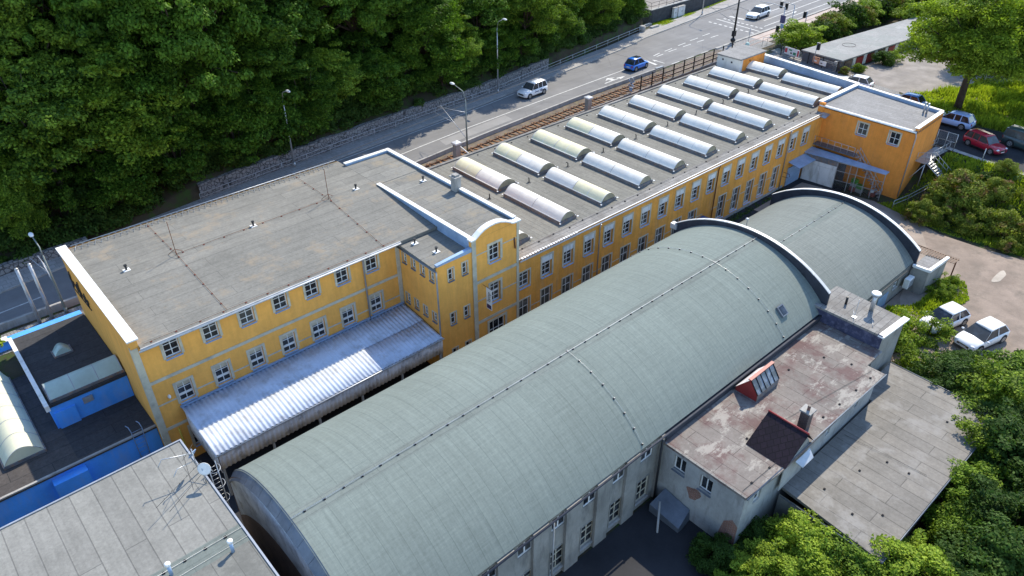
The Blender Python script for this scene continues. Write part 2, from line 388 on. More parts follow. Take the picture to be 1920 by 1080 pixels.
# ------------------------------------------------------------------ terrain
def sstep(a, b, t):
    t = max(0, min(1, (t-a)/(b-a))); return t*t*(3-2*t)
def interp(tab, x):
    if x <= tab[0][0]: 
        (x0,y0),(x1,y1) = tab[0],tab[1]
    elif x >= tab[-1][0]:
        (x0,y0),(x1,y1) = tab[-2],tab[-1]
    else:
        for (x0,y0),(x1,y1) in zip(tab, tab[1:]):
            if x0 <= x <= x1: break
    return y0+(y1-y0)*(x-x0)/(x1-x0)
WALLB = [(-60,55),(2,65.0),(10,65.9),(20.3,67.4),(30,68.5),(41,69.7),(60,71.0),(72.7,73.1),(100,77.5),(140,84)]
EDGE = [(-60,52),(2,62.7),(7,63.5),(20,65.1),(29.4,66.4),(41,67.5),(54,68.6),(87.7,72.5),(93.7,73.9),(110,75.6),(126,77),(260,92)]
NEAR = [(-60,50.5),(0.8,56.9),(6.2,57.4),(20,58.5),(41.6,60.3),(48,61),(66,62.3),(84,62.7),(100,63.4),(117,63.7),(133,64.2),(260,70)]
def gh(x, y):
    h = max(sstep(49, 53.5, y), sstep(76.3, 85, x) if y > -20 else 0)*4
    if y < 17: h -= .8*sstep(17, 8, y)*(1-sstep(60, 76, x))
    return h-.06
def hillz(x, y):
    d = y-interp(WALLB, x)
    if d < 0: return 3.6
    low = 5.25 if x > 19.5 else 4+1.25*sstep(12, 19.5, x)
    return low + .5*d if d < 40 else low+20+.25*(d-40)

def axis(a, b, st, ext): 
    return [a-ext[1], a-ext[0]] + [a+st*i for i in range(int((b-a)/st)+1)] + [b+ext[0], b+ext[1]]
def grid(name, xs, ys, fz, m, kind='structure', smooth=True):
    b = MB(); vs = [(x, y, fz(x, y)) for y in ys for x in xs]; nx = len(xs); fs = []
    for j in range(len(ys)-1):
        for i in range(nx-1):
            fs.append((j*nx+i, j*nx+i+1, (j+1)*nx+i+1, (j+1)*nx+i))
    b.add(vs, fs, 0, smooth); o = b.build(name, m); return tag(o, kind=kind)
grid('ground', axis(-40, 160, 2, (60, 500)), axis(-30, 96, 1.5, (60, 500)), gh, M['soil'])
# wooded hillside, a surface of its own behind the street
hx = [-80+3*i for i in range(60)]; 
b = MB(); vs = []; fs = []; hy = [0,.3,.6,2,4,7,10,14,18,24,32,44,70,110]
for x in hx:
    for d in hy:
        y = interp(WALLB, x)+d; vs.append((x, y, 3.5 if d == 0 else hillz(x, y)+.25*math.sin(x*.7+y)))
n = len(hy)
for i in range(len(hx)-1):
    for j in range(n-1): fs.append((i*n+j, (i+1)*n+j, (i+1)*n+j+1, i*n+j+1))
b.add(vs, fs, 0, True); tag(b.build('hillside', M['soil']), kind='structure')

def ribbon(name, lo, hi, z, m, x0, x1, st=4, dlo=0, dhi=0, thick=0, kind='structure'):
    b = MB(); xs = [x0+(x1-x0)*i/max(1,int((x1-x0)/st)) for i in range(int((x1-x0)/st)+1)]
    f = lambda t, x: t(x) if callable(t) else interp(t, x)
    A = [(x, f(lo, x)+dlo) for x in xs]; B = [(x, f(hi, x)+dhi) for x in xs]
    if thick:
        r = []
        for (xa,ya),(xb,yb) in zip(A, B): r.append([(xa,ya,z-thick),(xa,ya,z),(xb,yb,z),(xb,yb,z-thick)])
        b.loft(r, 0, False)
    else:
        for i in range(len(xs)-1):
            b.quad((*A[i],z),(*A[i+1],z),(*B[i+1],z),(*B[i],z))
    return tag(b.build(name, m), kind=kind)
ribbon('road', NEAR, EDGE, 3.99, M['asphalt'], -60, 240)
ribbon('sidewalk', EDGE, EDGE, 4.11, M['pave'], -60, 150, dhi=2.3, thick=.2)
ribbon('kerb', EDGE, EDGE, 4.115, M['concrete'], -60, 150, dlo=-.16, dhi=-.01, thick=.2)
ribbon('rail_bed', lambda x: 56.6+.02*x, NEAR, 3.97, M['ballast'], 12, 97, dhi=-.35)
ribbon('paved_tram_crossing', lambda x: 56.5+.02*x, NEAR, 3.985, M['cobble'], 97, 106, dhi=-.02)
ribbon('tram_bed', lambda x: 58.3+.015*x, NEAR, 3.975, mat('pinkish_concrete_slab', (.42,.35,.31), .9, .15, .6, 8), 106, 240, dhi=-.5)
ribbon('near_kerb', NEAR, NEAR, 4.10, M['concrete'], 97, 240, dlo=-.45, dhi=-.02, thick=.2)
ribbon('street_verge', lambda x: 54.0, lambda x: 56.6+.02*x, 3.965, M['cobble'], -20, 12)
# right-hand side street, cobbled lane, gravel lot, yard
def sheet(name, poly, z, m, kind='structure'):
    b = MB(); b.add([(x,y,z) for x,y in poly], [list(range(len(poly)))]); return tag(b.build(name, m), kind=kind)
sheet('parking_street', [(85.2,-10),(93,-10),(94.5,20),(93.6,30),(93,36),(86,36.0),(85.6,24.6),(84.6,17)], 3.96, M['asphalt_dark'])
sheet('street_kerb', [(84.2,-8),(85.2,-8),(84.6,17),(85.6,24.6),(84.9,24.7),(84,17)], 4.02, M['concrete'])
sheet('cobbled_lane', [(87.2,36.0),(94.5,34),(98.9,36.3),(99.8,45),(102.2,56.4),(88.6,56.4)], 3.968, M['cobble'])
sheet('gravel_lot', [(98.9,36.3),(98.6,35.1),(104,32.4),(108,31.5),(132,26),(150,30),(150,46),(116,43.6),(100.4,45),(99.8,45)], 3.972, M['gravel'])
sheet('pavement', [(99.6,45.2),(100.7,45.2),(104.2,57),(102.2,57),(100.9,52)], 4.02, M['pave'])
b = MB()
yard = [(61,13.4),(62.6,8),(56,5),(54,10),(51,17.3),(62,17.4),(63,34),(72.5,35.2),(75.5,31),(75.6,27),(75.0,24.3),(73.6,19.3),(73.9,15.3),(74.8,11.5),(76.5,6),(78,-6),(60,-6),(52,2)]
sheet('dirt_yard', [(50,17.3),(64,17.4),(64.5,34.5),(74,34.5),(75.6,27),(75.0,24.3),(73.6,19.3),(73.9,15.3),(74.6,11.5),(76.0,6),(78,-30),(50,-40),(53,-8),(54,4),(51,8),(50,12)], .03, M['dirt'])
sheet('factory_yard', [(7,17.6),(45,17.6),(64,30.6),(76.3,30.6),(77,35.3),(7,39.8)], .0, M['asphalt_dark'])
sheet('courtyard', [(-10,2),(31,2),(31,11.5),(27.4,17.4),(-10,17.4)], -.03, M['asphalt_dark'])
sheet('wheel_track', [(57,15.5),(60,15.0),(66,16.6),(72.6,20.6),(74.4,26),(73.2,27.5),(71.8,22.5),(65,18.2),(60,17)], .045, mat('trodden_dirt', (.31,.255,.21), .95, .25, .6, 9, bmp=.4))
b = MB()
for (x,y,rx,ry) in ((69.8,12.5,1.3,.4),):
    b.add([(x+rx*math.cos(t)*(1+.15*math.sin(3*t)), y+ry*math.sin(t)*(1+.2*math.cos(2*t)), .05) for t in [2*math.pi*i/18 for i in range(18)]], [list(range(18))], 0)
tag(b.build('dry_puddle', mat('dry_silt', (.33,.29,.25), .6, .25, .9, 6)), kind='structure')
# grass strips
sheet('grass_verge', [(99.9,75.95),(108.4,77.0),(126,79.5),(150,82),(150,86),(114,78.5),(100.4,78.4)], 4.06, M['turf_dry'])
sheet('turf_bank', [(93.6,30),(98.6,35.1),(104,32.4),(108,31.5),(132,26),(150,20),(150,-12),(93.1,-12),(94.5,20)], 3.95, M['turf'])
def terr(name, poly, z):
    return tag(MB().prism(poly, 3.5, z).build(name, M['gravel']), kind='structure')
terr('terrace', [(100.8,79.1),(150,84.1),(150,110),(104.5,95)], 6.05)

# painted markings, one sheet each
def stroke(x0, y0, x1, y1, w):
    d = Vector((x1-x0, y1-y0)).normalized(); n_ = Vector((-d.y, d.x))*w/2
    return [(x0+n_.x,y0+n_.y),(x0-n_.x,y0-n_.y),(x1-n_.x,y1-n_.y),(x1+n_.x,y1+n_.y)]
def marks(name, polys, z=3.996):
    b = MB()
    for p in polys: b.add([(x,y,z) for x,y in p], [list(range(len(p)))])
    return tag(b.build(name, M['line']), kind='structure')
ctr = [(28,61.9),(43.1,63.5),(50.7,64.2),(79,65.8),(84.5,66.1)]
marks('road_centre_line', [stroke(*a, *c, .14) for a, c in zip(ctr, ctr[1:])] + [stroke(-40,55.5,1.6,59.7,.13), stroke(1.6,59.7,4.4,59.95,.13)])
marks('road_edge_line', [stroke(x, interp(EDGE,x)-.55, x+3, interp(EDGE,x+3)-.55, .12) for x in range(14, 60, 3)])
ds = [(87.5,67.1,89.3,67.4),(87.6,66.6,89.2,66.7),(90.5,67.45,92.4,67.6),(90.7,66.9,92.7,66.95),(94.2,67.85,96.2,68.0),(94.3,67.0,96.3,67.05),(97.6,68.2,99.7,68.3),(97.8,67.05,99.6,67.05),(101.2,68.5,103.2,68.6),(101.4,67.1,103.4,67.1)]
marks('lane_dash', [stroke(*q, .15) for q in ds] + [stroke(x, 63.05+(x-90)*.03, x+1.8, 63.1+(x-90)*.03, .15) for x in (86.4,90,93.6,97.2)])
cw = []
for k in range(9):
    t = k/9; cw.append(stroke(108.8-.5*t, 72.8-9.4*t, 108.8-.5*(t+.06), 72.8-9.4*(t+.06), .35)); cw.append(stroke(112.3-t*.6, 72.3-8.2*t, 112.3-(t+.06)*.6, 72.3-8.2*(t+.06), .35))
cw.append(stroke(111.2,73.0,109.9,63.9,.25)); cw.append(stroke(114.2,72.5,114.4,68.8,.5)); cw.append(stroke(84.9,66.3,84.6,64.2,.45))
marks('crossing_marking', cw)
marks('far_lane_line', [stroke(116, 67.0, 200, 71.5, .15), stroke(122, 69.6, 200, 74.2, .15), stroke(113, 65.0, 200, 68.5, .15)] + [stroke(118+6*i, 71.6+.33*i, 121+6*i, 71.8+.33*i, .15) for i in range(8)])
def arrow(x, y, L, a, turn):
    ca, sa = math.cos(a), math.sin(a); T = lambda p: (x+p[0]*ca-p[1]*sa, y+p[0]*sa+p[1]*ca)
    out = [[(0,-.09),(L*.7,-.09),(L*.7,.09),(0,.09)], [(L*.66,-.36),(L,0),(L*.66,.36)]]
    if turn: out += [[(L*.35,.09),(L*.5,.09),(L*.5,.7),(L*.35,.7)], [(L*.2,.62),(L*.65,.62),(L*.42,1.15)]]
    return [[T(p) for p in q] for q in out]
marks('road_arrow', arrow(73.4,63.8,4.4,.05,True)+arrow(121.5,66.4,4.2,.05,False)+arrow(86,63.9,2.2,1.6,False))
sheet('road_repair_patch', [(45.5,61.9),(56.0,62.6),(56.2,64.2),(45.8,63.4)], 3.993, mat('pale_asphalt', (.25,.245,.24), .9, .12, .5, 10))
sheet('manhole_cover', [(39.6,62.2),(40.7,62.3),(40.6,63.0),(39.5,62.9)], 3.994, M['darkzinc'])
b = MB().add([(x,y,3.9945) for x,y in stroke(84.2,72.1,84.5,63.0,.07)], [[0,1,2,3]]); tag(b.build('road_joint', M['asphalt_dark']), kind='structure')
# ------------------------------------------------------------------ walls with openings
def facade(b, P, ang, L, z0, z1, ops, depth=.22, mi=0, rmi=None):
    """wall plane from P along its own u axis; ops = (u0,u1,z0,z1) holes with reveals; ang 0 faces -Y, -90 faces -X"""
    u = Vector((math.cos(rad(ang)), math.sin(rad(ang)), 0)); nin = Vector((-u.y, u.x, 0)); P = Vector((P[0],P[1],0))
    us = sorted({0, L} | {v for o in ops for v in o[:2]}); zs = sorted({z0, z1} | {v for o in ops for v in o[2:4]})
    us = [v for v in us if 0 <= v <= L]; zs = [v for v in zs if z0 <= v <= z1]
    Q = lambda a, z, d=0: tuple(P+u*a+nin*d+Vector((0,0,z)))
    for i in range(len(us)-1):
        for j in range(len(zs)-1):
            cu, cz = (us[i]+us[i+1])/2, (zs[j]+zs[j+1])/2
            if any(o[0] < cu < o[1] and o[2] < cz < o[3] for o in ops): continue
            b.quad(Q(us[i],zs[j]), Q(us[i+1],zs[j]), Q(us[i+1],zs[j+1]), Q(us[i],zs[j+1]), mi)
    for a, c, e, f in ops:
        r = mi if rmi is None else rmi
        b.quad(Q(a,e), Q(a,e,depth), Q(a,f,depth), Q(a,f), r); b.quad(Q(c,e,depth), Q(c,e), Q(c,f), Q(c,f,depth), r)
        b.quad(Q(a,f), Q(a,f,depth), Q(c,f,depth), Q(c,f), r); b.quad(Q(a,e,depth), Q(a,e), Q(c,e), Q(c,e,depth), r)
    return b

def make_window(w, h, cols, rows, trim=.15, depth=.2, tm='cream', fm='frame', panel=0, sill='bluezinc', transom=None, bar=.045, curtain=False, pane='glass'):
    """local: x right, y inward, z up, origin at the bottom centre of the opening"""
    def f():
        o = MB(); e = .035; x = w/2
        if trim:
            o.box(-x-trim, -x, -e, .01, -.0, h+trim); o.box(x, x+trim, -e, .01, 0, h+trim); o.box(-x, x, -e, .01, h, h+trim)
        else: o.box(-x, x, depth-.002, depth+.01, h-.03, h)
        win = o.build('window', M[tm])
        fr = MB(); t = .07; y0, y1 = depth-.04, depth+.03; ph = h-panel
        fr.box(-x, -x+t, y0, y1, 0, ph); fr.box(x-t, x, y0, y1, 0, ph); fr.box(-x+t, x-t, y0, y1, 0, t); fr.box(-x+t, x-t, y0, y1, ph-t, ph)
        for i in range(1, cols): 
            c = -x+w*i/cols; fr.box(c-bar/2, c+bar/2, y0+.012, y1, t, ph-t)
        for j in range(1, rows):
            c = ph*j/rows; k = bar*1.9 if transom == j else bar/2
            fr.box(-x+t, x-t, y0+.008, y1-.004, c-k, c+k)
        fr.build('frame', M[fm], win)
        MB().box(-x+.01, x-.01, depth, depth+.05, .01, h-.01).build('pane', M[pane], win)
        if curtain: MB().box(-x+t, x-t, depth-.012, depth-.002, ph*.72, ph-t).build('blind', M['cream'], win)
        if panel: MB().box(-x, x, -.02, depth-.03, h-panel, h).build('shutter_box', M['whitewall'], win)
        if sill:
            s = MB(); s.add([(-x-.05,-.1,-.06),(x+.05,-.1,-.06),(x+.05,depth,.035),(-x-.05,depth,.035),(-x-.05,-.1,-.09),(x+.05,-.1,-.09),(x+.05,-.0,-.09),(-x-.05,0,-.09)],
                            [(0,1,2,3),(4,5,1,0),(7,6,5,4),(0,3,7,4),(1,5,6,2)]); s.build('sill', M[sill], win)
        return win
    return Kind(f)
def win_row(parent, kind, fx, w, h, b_ops=None):
    pass

# ------------------------------------------------------------------ the three-storey yellow building
YB = thing('office_building', 'three-storey yellow building with flat grey felt roof, stair tower and curved white gable', 'building', (17, 46, 0))
YL, YF, XE, XR = 39.93, 35.4, 5.9, 32.0
wa = make_window(.95, 1.33, 2, 3, .16); wb = make_window(.95, 1.5, 2, 3, .17, curtain=True, transom=1); wc = make_window(.95, 1.75, 2, 3, .15)
ops = []; put = []
for i, x in enumerate((8.03,10.48,12.86,15.2,17.5,19.87,22.25)):
    ops.append((x-XE-.475, x-XE+.475, 8.22, 9.55)); put.append((wa, x, 8.22))
    ops.append((x-XE-.475, x-XE+.475, 4.66, 6.16)); put.append((wb, x, 4.66))
    ops.append((x-XE-.475, x-XE+.475, .85, 2.6)); put.append((wc, x, .85))
b = facade(MB(), (XE, YL), 0, 24.6-XE, -.2, 9.86, ops)
b.build('wall', M['stucco'], YB)
for k, x, z in put: k.place(YB, (x, YL, z), 0)
# end wall (faces -X) and back wall
b = MB(); b.quad((XE,53.6,-.2),(XE,YL,-.2),(XE,YL,10.3),(XE,53.6,10.45)); b.quad((27.75,53.55,-.2),(XE,53.55,-.2),(XE,53.55,10.4),(27.75,53.55,10.4)); b.quad((27.75,52.25,-.2),(27.75,53.55,-.2),(27.75,53.55,10.4),(27.75,52.25,10.4)); b.quad((XR,52.25,-.2),(27.75,52.25,-.2),(27.75,52.25,10.3),(XR,52.25,10.3))
b.quad((XR,YF,6.5),(XR,52.25,6.5),(XR,52.25,10.6),(XR,YF,10.4)); b.build('wall', M['stucco'], YB)
# cream bands and corner strips
b = MB()
b.box(XE-.03, 24.56, YL-.035, YL+.01, 6.86, 7.08); b.box(XE-.03, 24.56, YL-.035, YL+.01, 3.06, 3.28)
b.box(XE-.035, XE+.34, YL-.05, YL, -.2, 9.8); b.box(XE-.05, XE, YL, YL+.3, -.2, 9.8)
prev = XE+.34
for x in (8.03,10.48,12.86,15.2,17.5,19.87,22.25):
    b.box(prev, x-.66, YL-.03, YL+.01, 5.10, 5.2); prev = x+.66
b.box(prev, 24.3, YL-.03, YL+.01, 5.10, 5.2)
b.box(24.26, 24.58, YL-.05, YL, -.2, 9.7)
b.build('cream_band', M['cream'], YB)
# stair tower: side wall faces -X, front faces -Y
wt = make_window(.46, .82, 1, 2, .07, .16, sill='darkzinc'); wtf = make_window(.44, .98, 1, 2, .1, .16, sill='darkzinc')
ops = []; put = []
for y in (39.3,38.2,37.1,36.0):
    u = YL-y; ops += [(u-.23,u+.23,8.2,9.02),(u-.23,u+.23,4.68,5.5)]; put += [(y,8.2),(y,4.68)]
b = facade(MB(), (24.6, YL), -90, YL-YF, -.2, 9.5, ops, .18)
for y, z in put: wt.place(YB, (24.6, y, z), rad(-90))
ops = []; put = []
for x in (25.8, 27.05):
    for z in (8.02, 4.22, .95):
        ops.append((x-24.6-.22, x-24.6+.22, z, z+.98)); put.append((x, z))
facade(b, (24.6, YF), 0, 27.72-24.6, -.2, 9.75, ops, .18)
b.build('wall', M['stucco'], YB)
for x, z in put: wtf.place(YB, (x, YF, z))
# gable bay
wg = make_window(1.05, 1.45, 2, 3, .2, .24); wg2 = make_window(1.0, 1.72, 2, 4, .18, .24, transom=2); wg3 = make_window(1.6, 1.9, 3, 2, .2, .2)
gx = 27.72
ops = [(29.83-gx-.525, 29.83-gx+.525, 7.98, 9.43), (29.83-gx-.5, 29.83-gx+.5, 4.36, 6.08), (29.95-gx-.8, 29.95-gx+.8, .75, 2.65)]
b = facade(MB(), (gx, YF-.03), 0, XR-gx+.15, -.2, 10.42, ops, .25)
arch = [(27.72,10.42),(28.0,10.46),(28.2,10.58),(28.5,10.78),(28.9,10.96),(29.4,11.06),(29.85,11.08),(30.3,11.03),(30.8,10.86),(31.2,10.66),(31.45,10.5),(31.7,10.44),(32.15,10.44)]
b.add([(x,YF-.03,z) for x,z in arch]+[(x,YF+.25,z) for x,z in arch], [list(range(13))[::-1], list(range(13,26))]+[(i,i+1,14+i,13+i) for i in range(12)])
b.quad((32.15,YF-.03,-.2),(32.15,YF+.3,-.2),(32.15,YF+.3,10.42),(32.15,YF-.03,10.42))
b.quad((gx,YF+.3,9.0),(gx,YF-.03,9.0),(gx,YF-.03,10.42),(gx,YF+.3,10.42))
b.build('gable_wall', M['stucco'], YB)
wg.place(YB, (29.83, YF-.03, 7.98)); wg2.place(YB, (29.83, YF-.03, 4.36)); wg3.place(YB, (29.95, YF-.03, .75))
b = MB(); y0, y1 = YF-.075, YF-.02
b.box(27.7, 28.06, y0-.01, y1, -.2, 10.4); b.box(31.95, 32.17, y0-.01, y1, -.2, 10.4)
for z, h in ((6.66,.24),(3.02,.24),(9.08,.06),(5.08,.06)):
    if h > .1: b.box(28.06, 31.95, y0, y1, z, z+h)
    else: b.box(28.06, 29.1, y0+.015, y1, z, z+h+.03); b.box(30.56, 31.95, y0+.015, y1, z, z+h+.03)
b.build('cream_band', M['cream'], YB)
b = MB(); pr = [[(x,YF-.16,z+.0),(x,YF-.16,z+.11),(x,YF+.34,z+.11),(x,YF+.34,z)] for x, z in [(27.6,10.43)]+arch[1:-1]+[(32.3,10.45)]]
b.loft(pr, 0, False); b.build('gable_coping', M['white'], YB)
# roofs
def zmain(x, y): return 10.45 if y >= 47.3 else 9.9+(y-39.5)*.55/7.8
b = MB(); P_ = [(6.35,39.5),(24.5,39.5),(27.75,39.5),(27.75,47.3),(27.75,53.3),(6.35,53.3),(6.35,47.3)]
b.add([(x,y,zmain(x,y)) for x,y in P_], [(0,1,2,3,6),(6,3,4,5)]); b.add([(x,y,zmain(x,y)-.25) for x,y in P_], [(6,3,2,1,0),(5,4,3,6)])
b.quad((6.35,39.5,9.65),(27.75,39.5,9.65),(27.75,39.5,9.9),(6.35,39.5,9.9)); b.quad((27.75,53.3,10.2),(6.35,53.3,10.2),(6.35,53.3,10.45),(27.75,53.3,10.45))
b.build('roof', M['felt_main'], YB)
b = MB().prism([(27.95,35.6),(31.95,35.6),(31.95,52.0),(27.95,52.0)], 10.1, 10.42); b.box(27.76,31.95,47.3,52,10.2,10.455); b.build('roof', M['felt_gable'], YB)
b = MB().prism([(24.45,35.5),(27.9,35.5),(27.9,40.1),(24.45,40.1)], 9.3, lambda x,y: 9.48+.03*(y-35)); b.build('tower_roof', M['felt_gable'], YB)
# step wall between the two roof levels
b = MB(); b.add([(27.78,35.6,9.5),(27.78,39.5,9.5),(27.78,39.5,9.85),(27.78,47.3,10.43),(27.78,47.3,10.5),(27.78,35.6,10.5),(27.94,35.6,9.5),(27.94,47.3,10.43),(27.94,47.3,10.5),(27.94,35.6,10.5)],
    [(0,1,2,3,4,5)[::-1],(6,7,8,9),(4,8,9,5)]); b.build('step_wall', M['bluezinc'], YB)
b = MB().box(27.68, 28.02, 35.62, 47.3, 10.5, 10.56); b.build('step_coping', M['white'], YB)
b = MB().prism([(24.6,35.34),(27.68,35.34),(27.68,35.62),(24.6,35.62)], 9.6, lambda x,y: 9.74+.06*(x-24.6)); b.build('eave_flashing', M['bluezinc'], YB)
# parapets with white coping
b = MB(); b.box(31.93, 32.03, 35.7, 52.2, 10.3, 10.62); b.box(27.8, 31.93, 52.0, 52.2, 10.3, 10.62); b.build('parapet', M['bluezinc'], YB)
b = MB().box(31.85, 32.2, 35.7, 42.0, 10.625, 10.7).box(31.85, 32.2, 42.7, 52.3, 10.625, 10.7).box(27.7, 31.85, 51.95, 52.3, 10.625, 10.7); b.build('parapet_coping', M['white'], YB)
b = MB(); b.prism([(5.885,39.9),(6.34,39.9),(6.34,53.65),(5.885,53.65)], 9.62, lambda x,y: 10.42+.006*(53.65-y)); b.build('parapet', M['stucco'], YB)
b = MB(); ys = [39.6,41.6,43.6,45.6,47.6,49.6,51.6,53.75]
for y0, y1 in zip(ys, ys[1:]): b.box(5.76, 6.42, y0+.012, y1-.012, 10.51, 10.6)
b.build('parapet_coping', M['white'], YB)
# gutters, downpipes
b = MB().tube([(6.2,39.42,9.79),(24.5,39.42,9.79)], .065, 8).box(6.3,24.5,39.46,39.52,9.84,9.925); b.build('gutter', M['zinc_light'], YB)
MB().tube([(24.42,35.3,9.36),(24.42,40.0,9.36)], .07, 8).build('gutter', M['darkzinc'], YB)
MB().tube([(21.5,39.5,9.7),(21.5,39.82,9.4),(21.5,39.82,4.4)], .055, 8).build('downpipe', M['zinc'], YB)
MB().tube([(24.5,35.3,9.3),(24.48,35.28,8.9),(24.48,35.28,.1)], .06, 8).build('downpipe', M['zinc'], YB)
MB().tube([(6.9,39.85,2.9),(6.95,39.84,.2)], .05, 8).build('downpipe', flat('yellow_pipe', (.6,.42,.05)), YB)
MB().tube([(31.7,35.33,9.2),(31.75,35.28,8.3)], .06, 6).build('wall_lamp', M['rust'], YB)
# chimney on the right parapet
b = MB().box(31.6, 32.15, 42.05, 42.65, 10.3, 11.55).box(31.5, 32.25, 41.95, 42.75, 11.56, 11.66); b.box(31.66,32.09,42.11,42.59,11.66,11.8)
b.build('chimney', M['concrete'], YB)
# roof vents
def make_vent():
    v = MB().cyl(0,0,0,.32,.07,n=10).cyl(0,0,.32,.4,.11,n=10); o = v.build('roof_vent', M['black'])
    MB().box(-.22,.22,-.2,.2,.0,.03).build('flashing', M['white'], o); return o
vent = Kind(make_vent)
for x, y in ((8.5,47.8),(17.4,47.7),(26.1,47.8)): vent.place(YB, (x,y,zmain(x,y)))
vent.place(YB, (30.9,45.4,10.46)); vent.place(YB, (25.4,39.0,9.61)); vent.place(YB, (25.9,37.1,9.56))
# lightning rods and conductors on the roof
for x, y in ((11.7,47.5),(23.6,47.7)):
    m = MB().tube([(x,y,10.45),(x,y,13.0)], .022, 6)
    for k in range(3):
        a = 2.1*k+.4; m.tube([(x,y,10.9),(x+.55*math.cos(a),y+.55*math.sin(a),10.48)], .018, 5)
    m.build('lightning_rod', M['rust'], YB)
def make_holder():
    return MB().box(-.05,.05,-.05,.05,0,.05).build('cable_holder', flat('red_brown_plastic', (.22,.06,.04), .7))
hold = Kind(make_holder); runs = [((11.7,53.2),(11.7,47.5)),((11.7,47.5),(11.7,39.7)),((23.6,53.2),(23.6,47.7)),((23.6,47.7),(23.2,39.7)),((11.7,47.5),(23.6,47.7)),((6.6,39.75),(24.3,39.75))]
for (a, c) in runs:
    L = math.dist(a, c); n_ = int(L/1.5)
    MB().tube([(*a, zmain(*a)+.07),(*((a[0]+c[0])/2,(a[1]+c[1])/2), max(zmain((a[0]+c[0])/2,(a[1]+c[1])/2), (zmain(*a)+zmain(*c))/2)+.07),(*c, zmain(*c)+.07)], .013, 4).build('lightning_conductor', M['rust'], YB)
    for i in range(n_+1):
        t = (i+.3)/(n_+1); x, y = a[0]+(c[0]-a[0])*t, a[1]+(c[1]-a[1])*t; hold.place(YB, (x, y, zmain(x,y)))
# zigzag guard along the back edge
z = MB(); p = []
for i in range(93): p.append((6.7+i*.22, 53.15 if i % 2 else 52.65, 10.62 if i % 2 else 10.5))
z.tube(p, .022, 4); z.tube([(6.6,53.2,10.66),(27.4,53.2,10.66)], .03, 5); z.build('snow_guard', M['zinc'], YB)
# script sign on the end wall: thin dark metal strokes
z = MB(); rr = random.Random(3)
p = [(5.84, 53.0-i*.1, 8.35+.55*math.sin(i*1.15)*(.5+.5*math.sin(i*.37+1))) for i in range(42)]
z.tube(p, .035, 5); z.tube([(5.84,53.0,7.6),(5.84,48.8,7.9)], .03, 4); z.tube([(5.84,52.6,9.2),(5.84,52.9,7.7)], .04, 4); z.tube([(5.84,50.6,9.3),(5.84,50.9,7.8)], .04, 4)
z.build('wall_sign', M['black'], YB)
MB().ball((7.0,39.88,5.55),.1,.14,.14).build('wall_camera', M['white'], YB)
# hanging banner
bn = thing('hanging_banner', 'narrow white vertical banner with dark lettering on the curved-gable bay of the yellow building', 'banner', (28.6, 34.6, 5.4))
MB().tube([(28.6,35.34,6.42),(28.6,34.28,6.42)], .02, 6).build('bracket', M['rust'], bn)
MB().box(28.585,28.615,34.35,34.95,4.55,6.38).build('cloth', M['white'], bn)
MB().box(28.575,28.584,34.42,34.9,4.62,4.98).build('emblem', flat('dark_purple_print', (.05,.03,.09)), bn)
def text(name, s, size, loc, rot, m, parent=None, ext=.004):
    c = bpy.data.curves.new(name, 'FONT'); c.body = s; c.size = size; c.extrude = ext; c.align_x = 'CENTER'; c.align_y = 'CENTER'
    c.materials.append(m); o = bpy.data.objects.new(name, c); me = bpy.data.meshes.new_from_object(o); bpy.data.objects.remove(o); o = bpy.data.objects.new(name, me); C.objects.link(o); o.rotation_euler = rot
    o.location = Vector(loc)-Vector(org(parent))
    if parent: o.parent = parent
    return o
t = text('lettering', 'lsop', .52, (28.578,34.66,5.68), (0,0,0), M['black'], bn)
t.matrix_local = Matrix.Translation(t.location) @ Matrix(((0,0,-1,0),(0,1,0,0),(1,0,0,0),(0,0,0,1)))
# corrugated canopy along the facade
cp = thing('corrugated_canopy', 'long corrugated sheet canopy sloping out from the yellow building over the yard', 'canopy', (16, 37.5, 0))
def corr(b, x0, x1, ya, za, yb, zb, pitch, amp, t=.02, mi=0):
    n_ = int((x1-x0)/pitch*6); r = []
    for i in range(n_+1):
        x = x0+(x1-x0)*i/n_; h = amp*math.sin((x-x0)/pitch*2*math.pi)
        r.append([(x,ya,za+h),(x,yb,zb+h),(x,yb,zb+h-t),(x,ya,za+h-t)])
    return b.loft(r, mi, True)
b = corr(MB(), 7.45, 24.5, 39.88, 4.36, 37.45, 4.1, .30, .032); corr(b, 7.45, 24.5, 37.55, 4.075, 35.05, 3.8, .30, .032); b.build('sheet', M['corr'], cp)
b = MB(); n_ = 680; r = []
for i in range(n_+1):
    x = 7.6+(24.5-7.6)*i/n_; h = .038*math.sin((x-7.6)/.30*2*math.pi); r.append([(x,35.1+h,3.72),(x,35.1+h,2.45),(x,35.13+h,2.45),(x,35.13+h,3.72)])
b.loft(r, 0, True); b.build('fascia', M['corr2'], cp)
b = MB(); n_ = 120; r = []
for i in range(n_+1):
    y = 35.12+(39.85-35.12)*i/n_; h = .02*math.sin((y)/.22*2*math.pi); zt = 3.72+(y-35.1)*.115; r.append([(7.55+h,y,zt),(7.55+h,y,2.2),(7.58+h,y,2.2),(7.58+h,y,zt)])
b.loft(r, 0, True); b.build('end_panel', M['corr2'], cp)
MB().tube([(7.4,35.0,3.72),(24.55,35.0,3.72)], .06, 6).build('edge_gutter', M['zinc'], cp)
MB().box(7.4,24.5,39.8,39.9,4.37,4.5).build('wall_flashing', M['bluezinc'], cp)
for x in (7.7,11.0,14.3,17.6,20.9,24.3): MB().box(x-.07,x+.07,35.16,35.3,-.1,3.7).build('post', M['concrete'], cp)
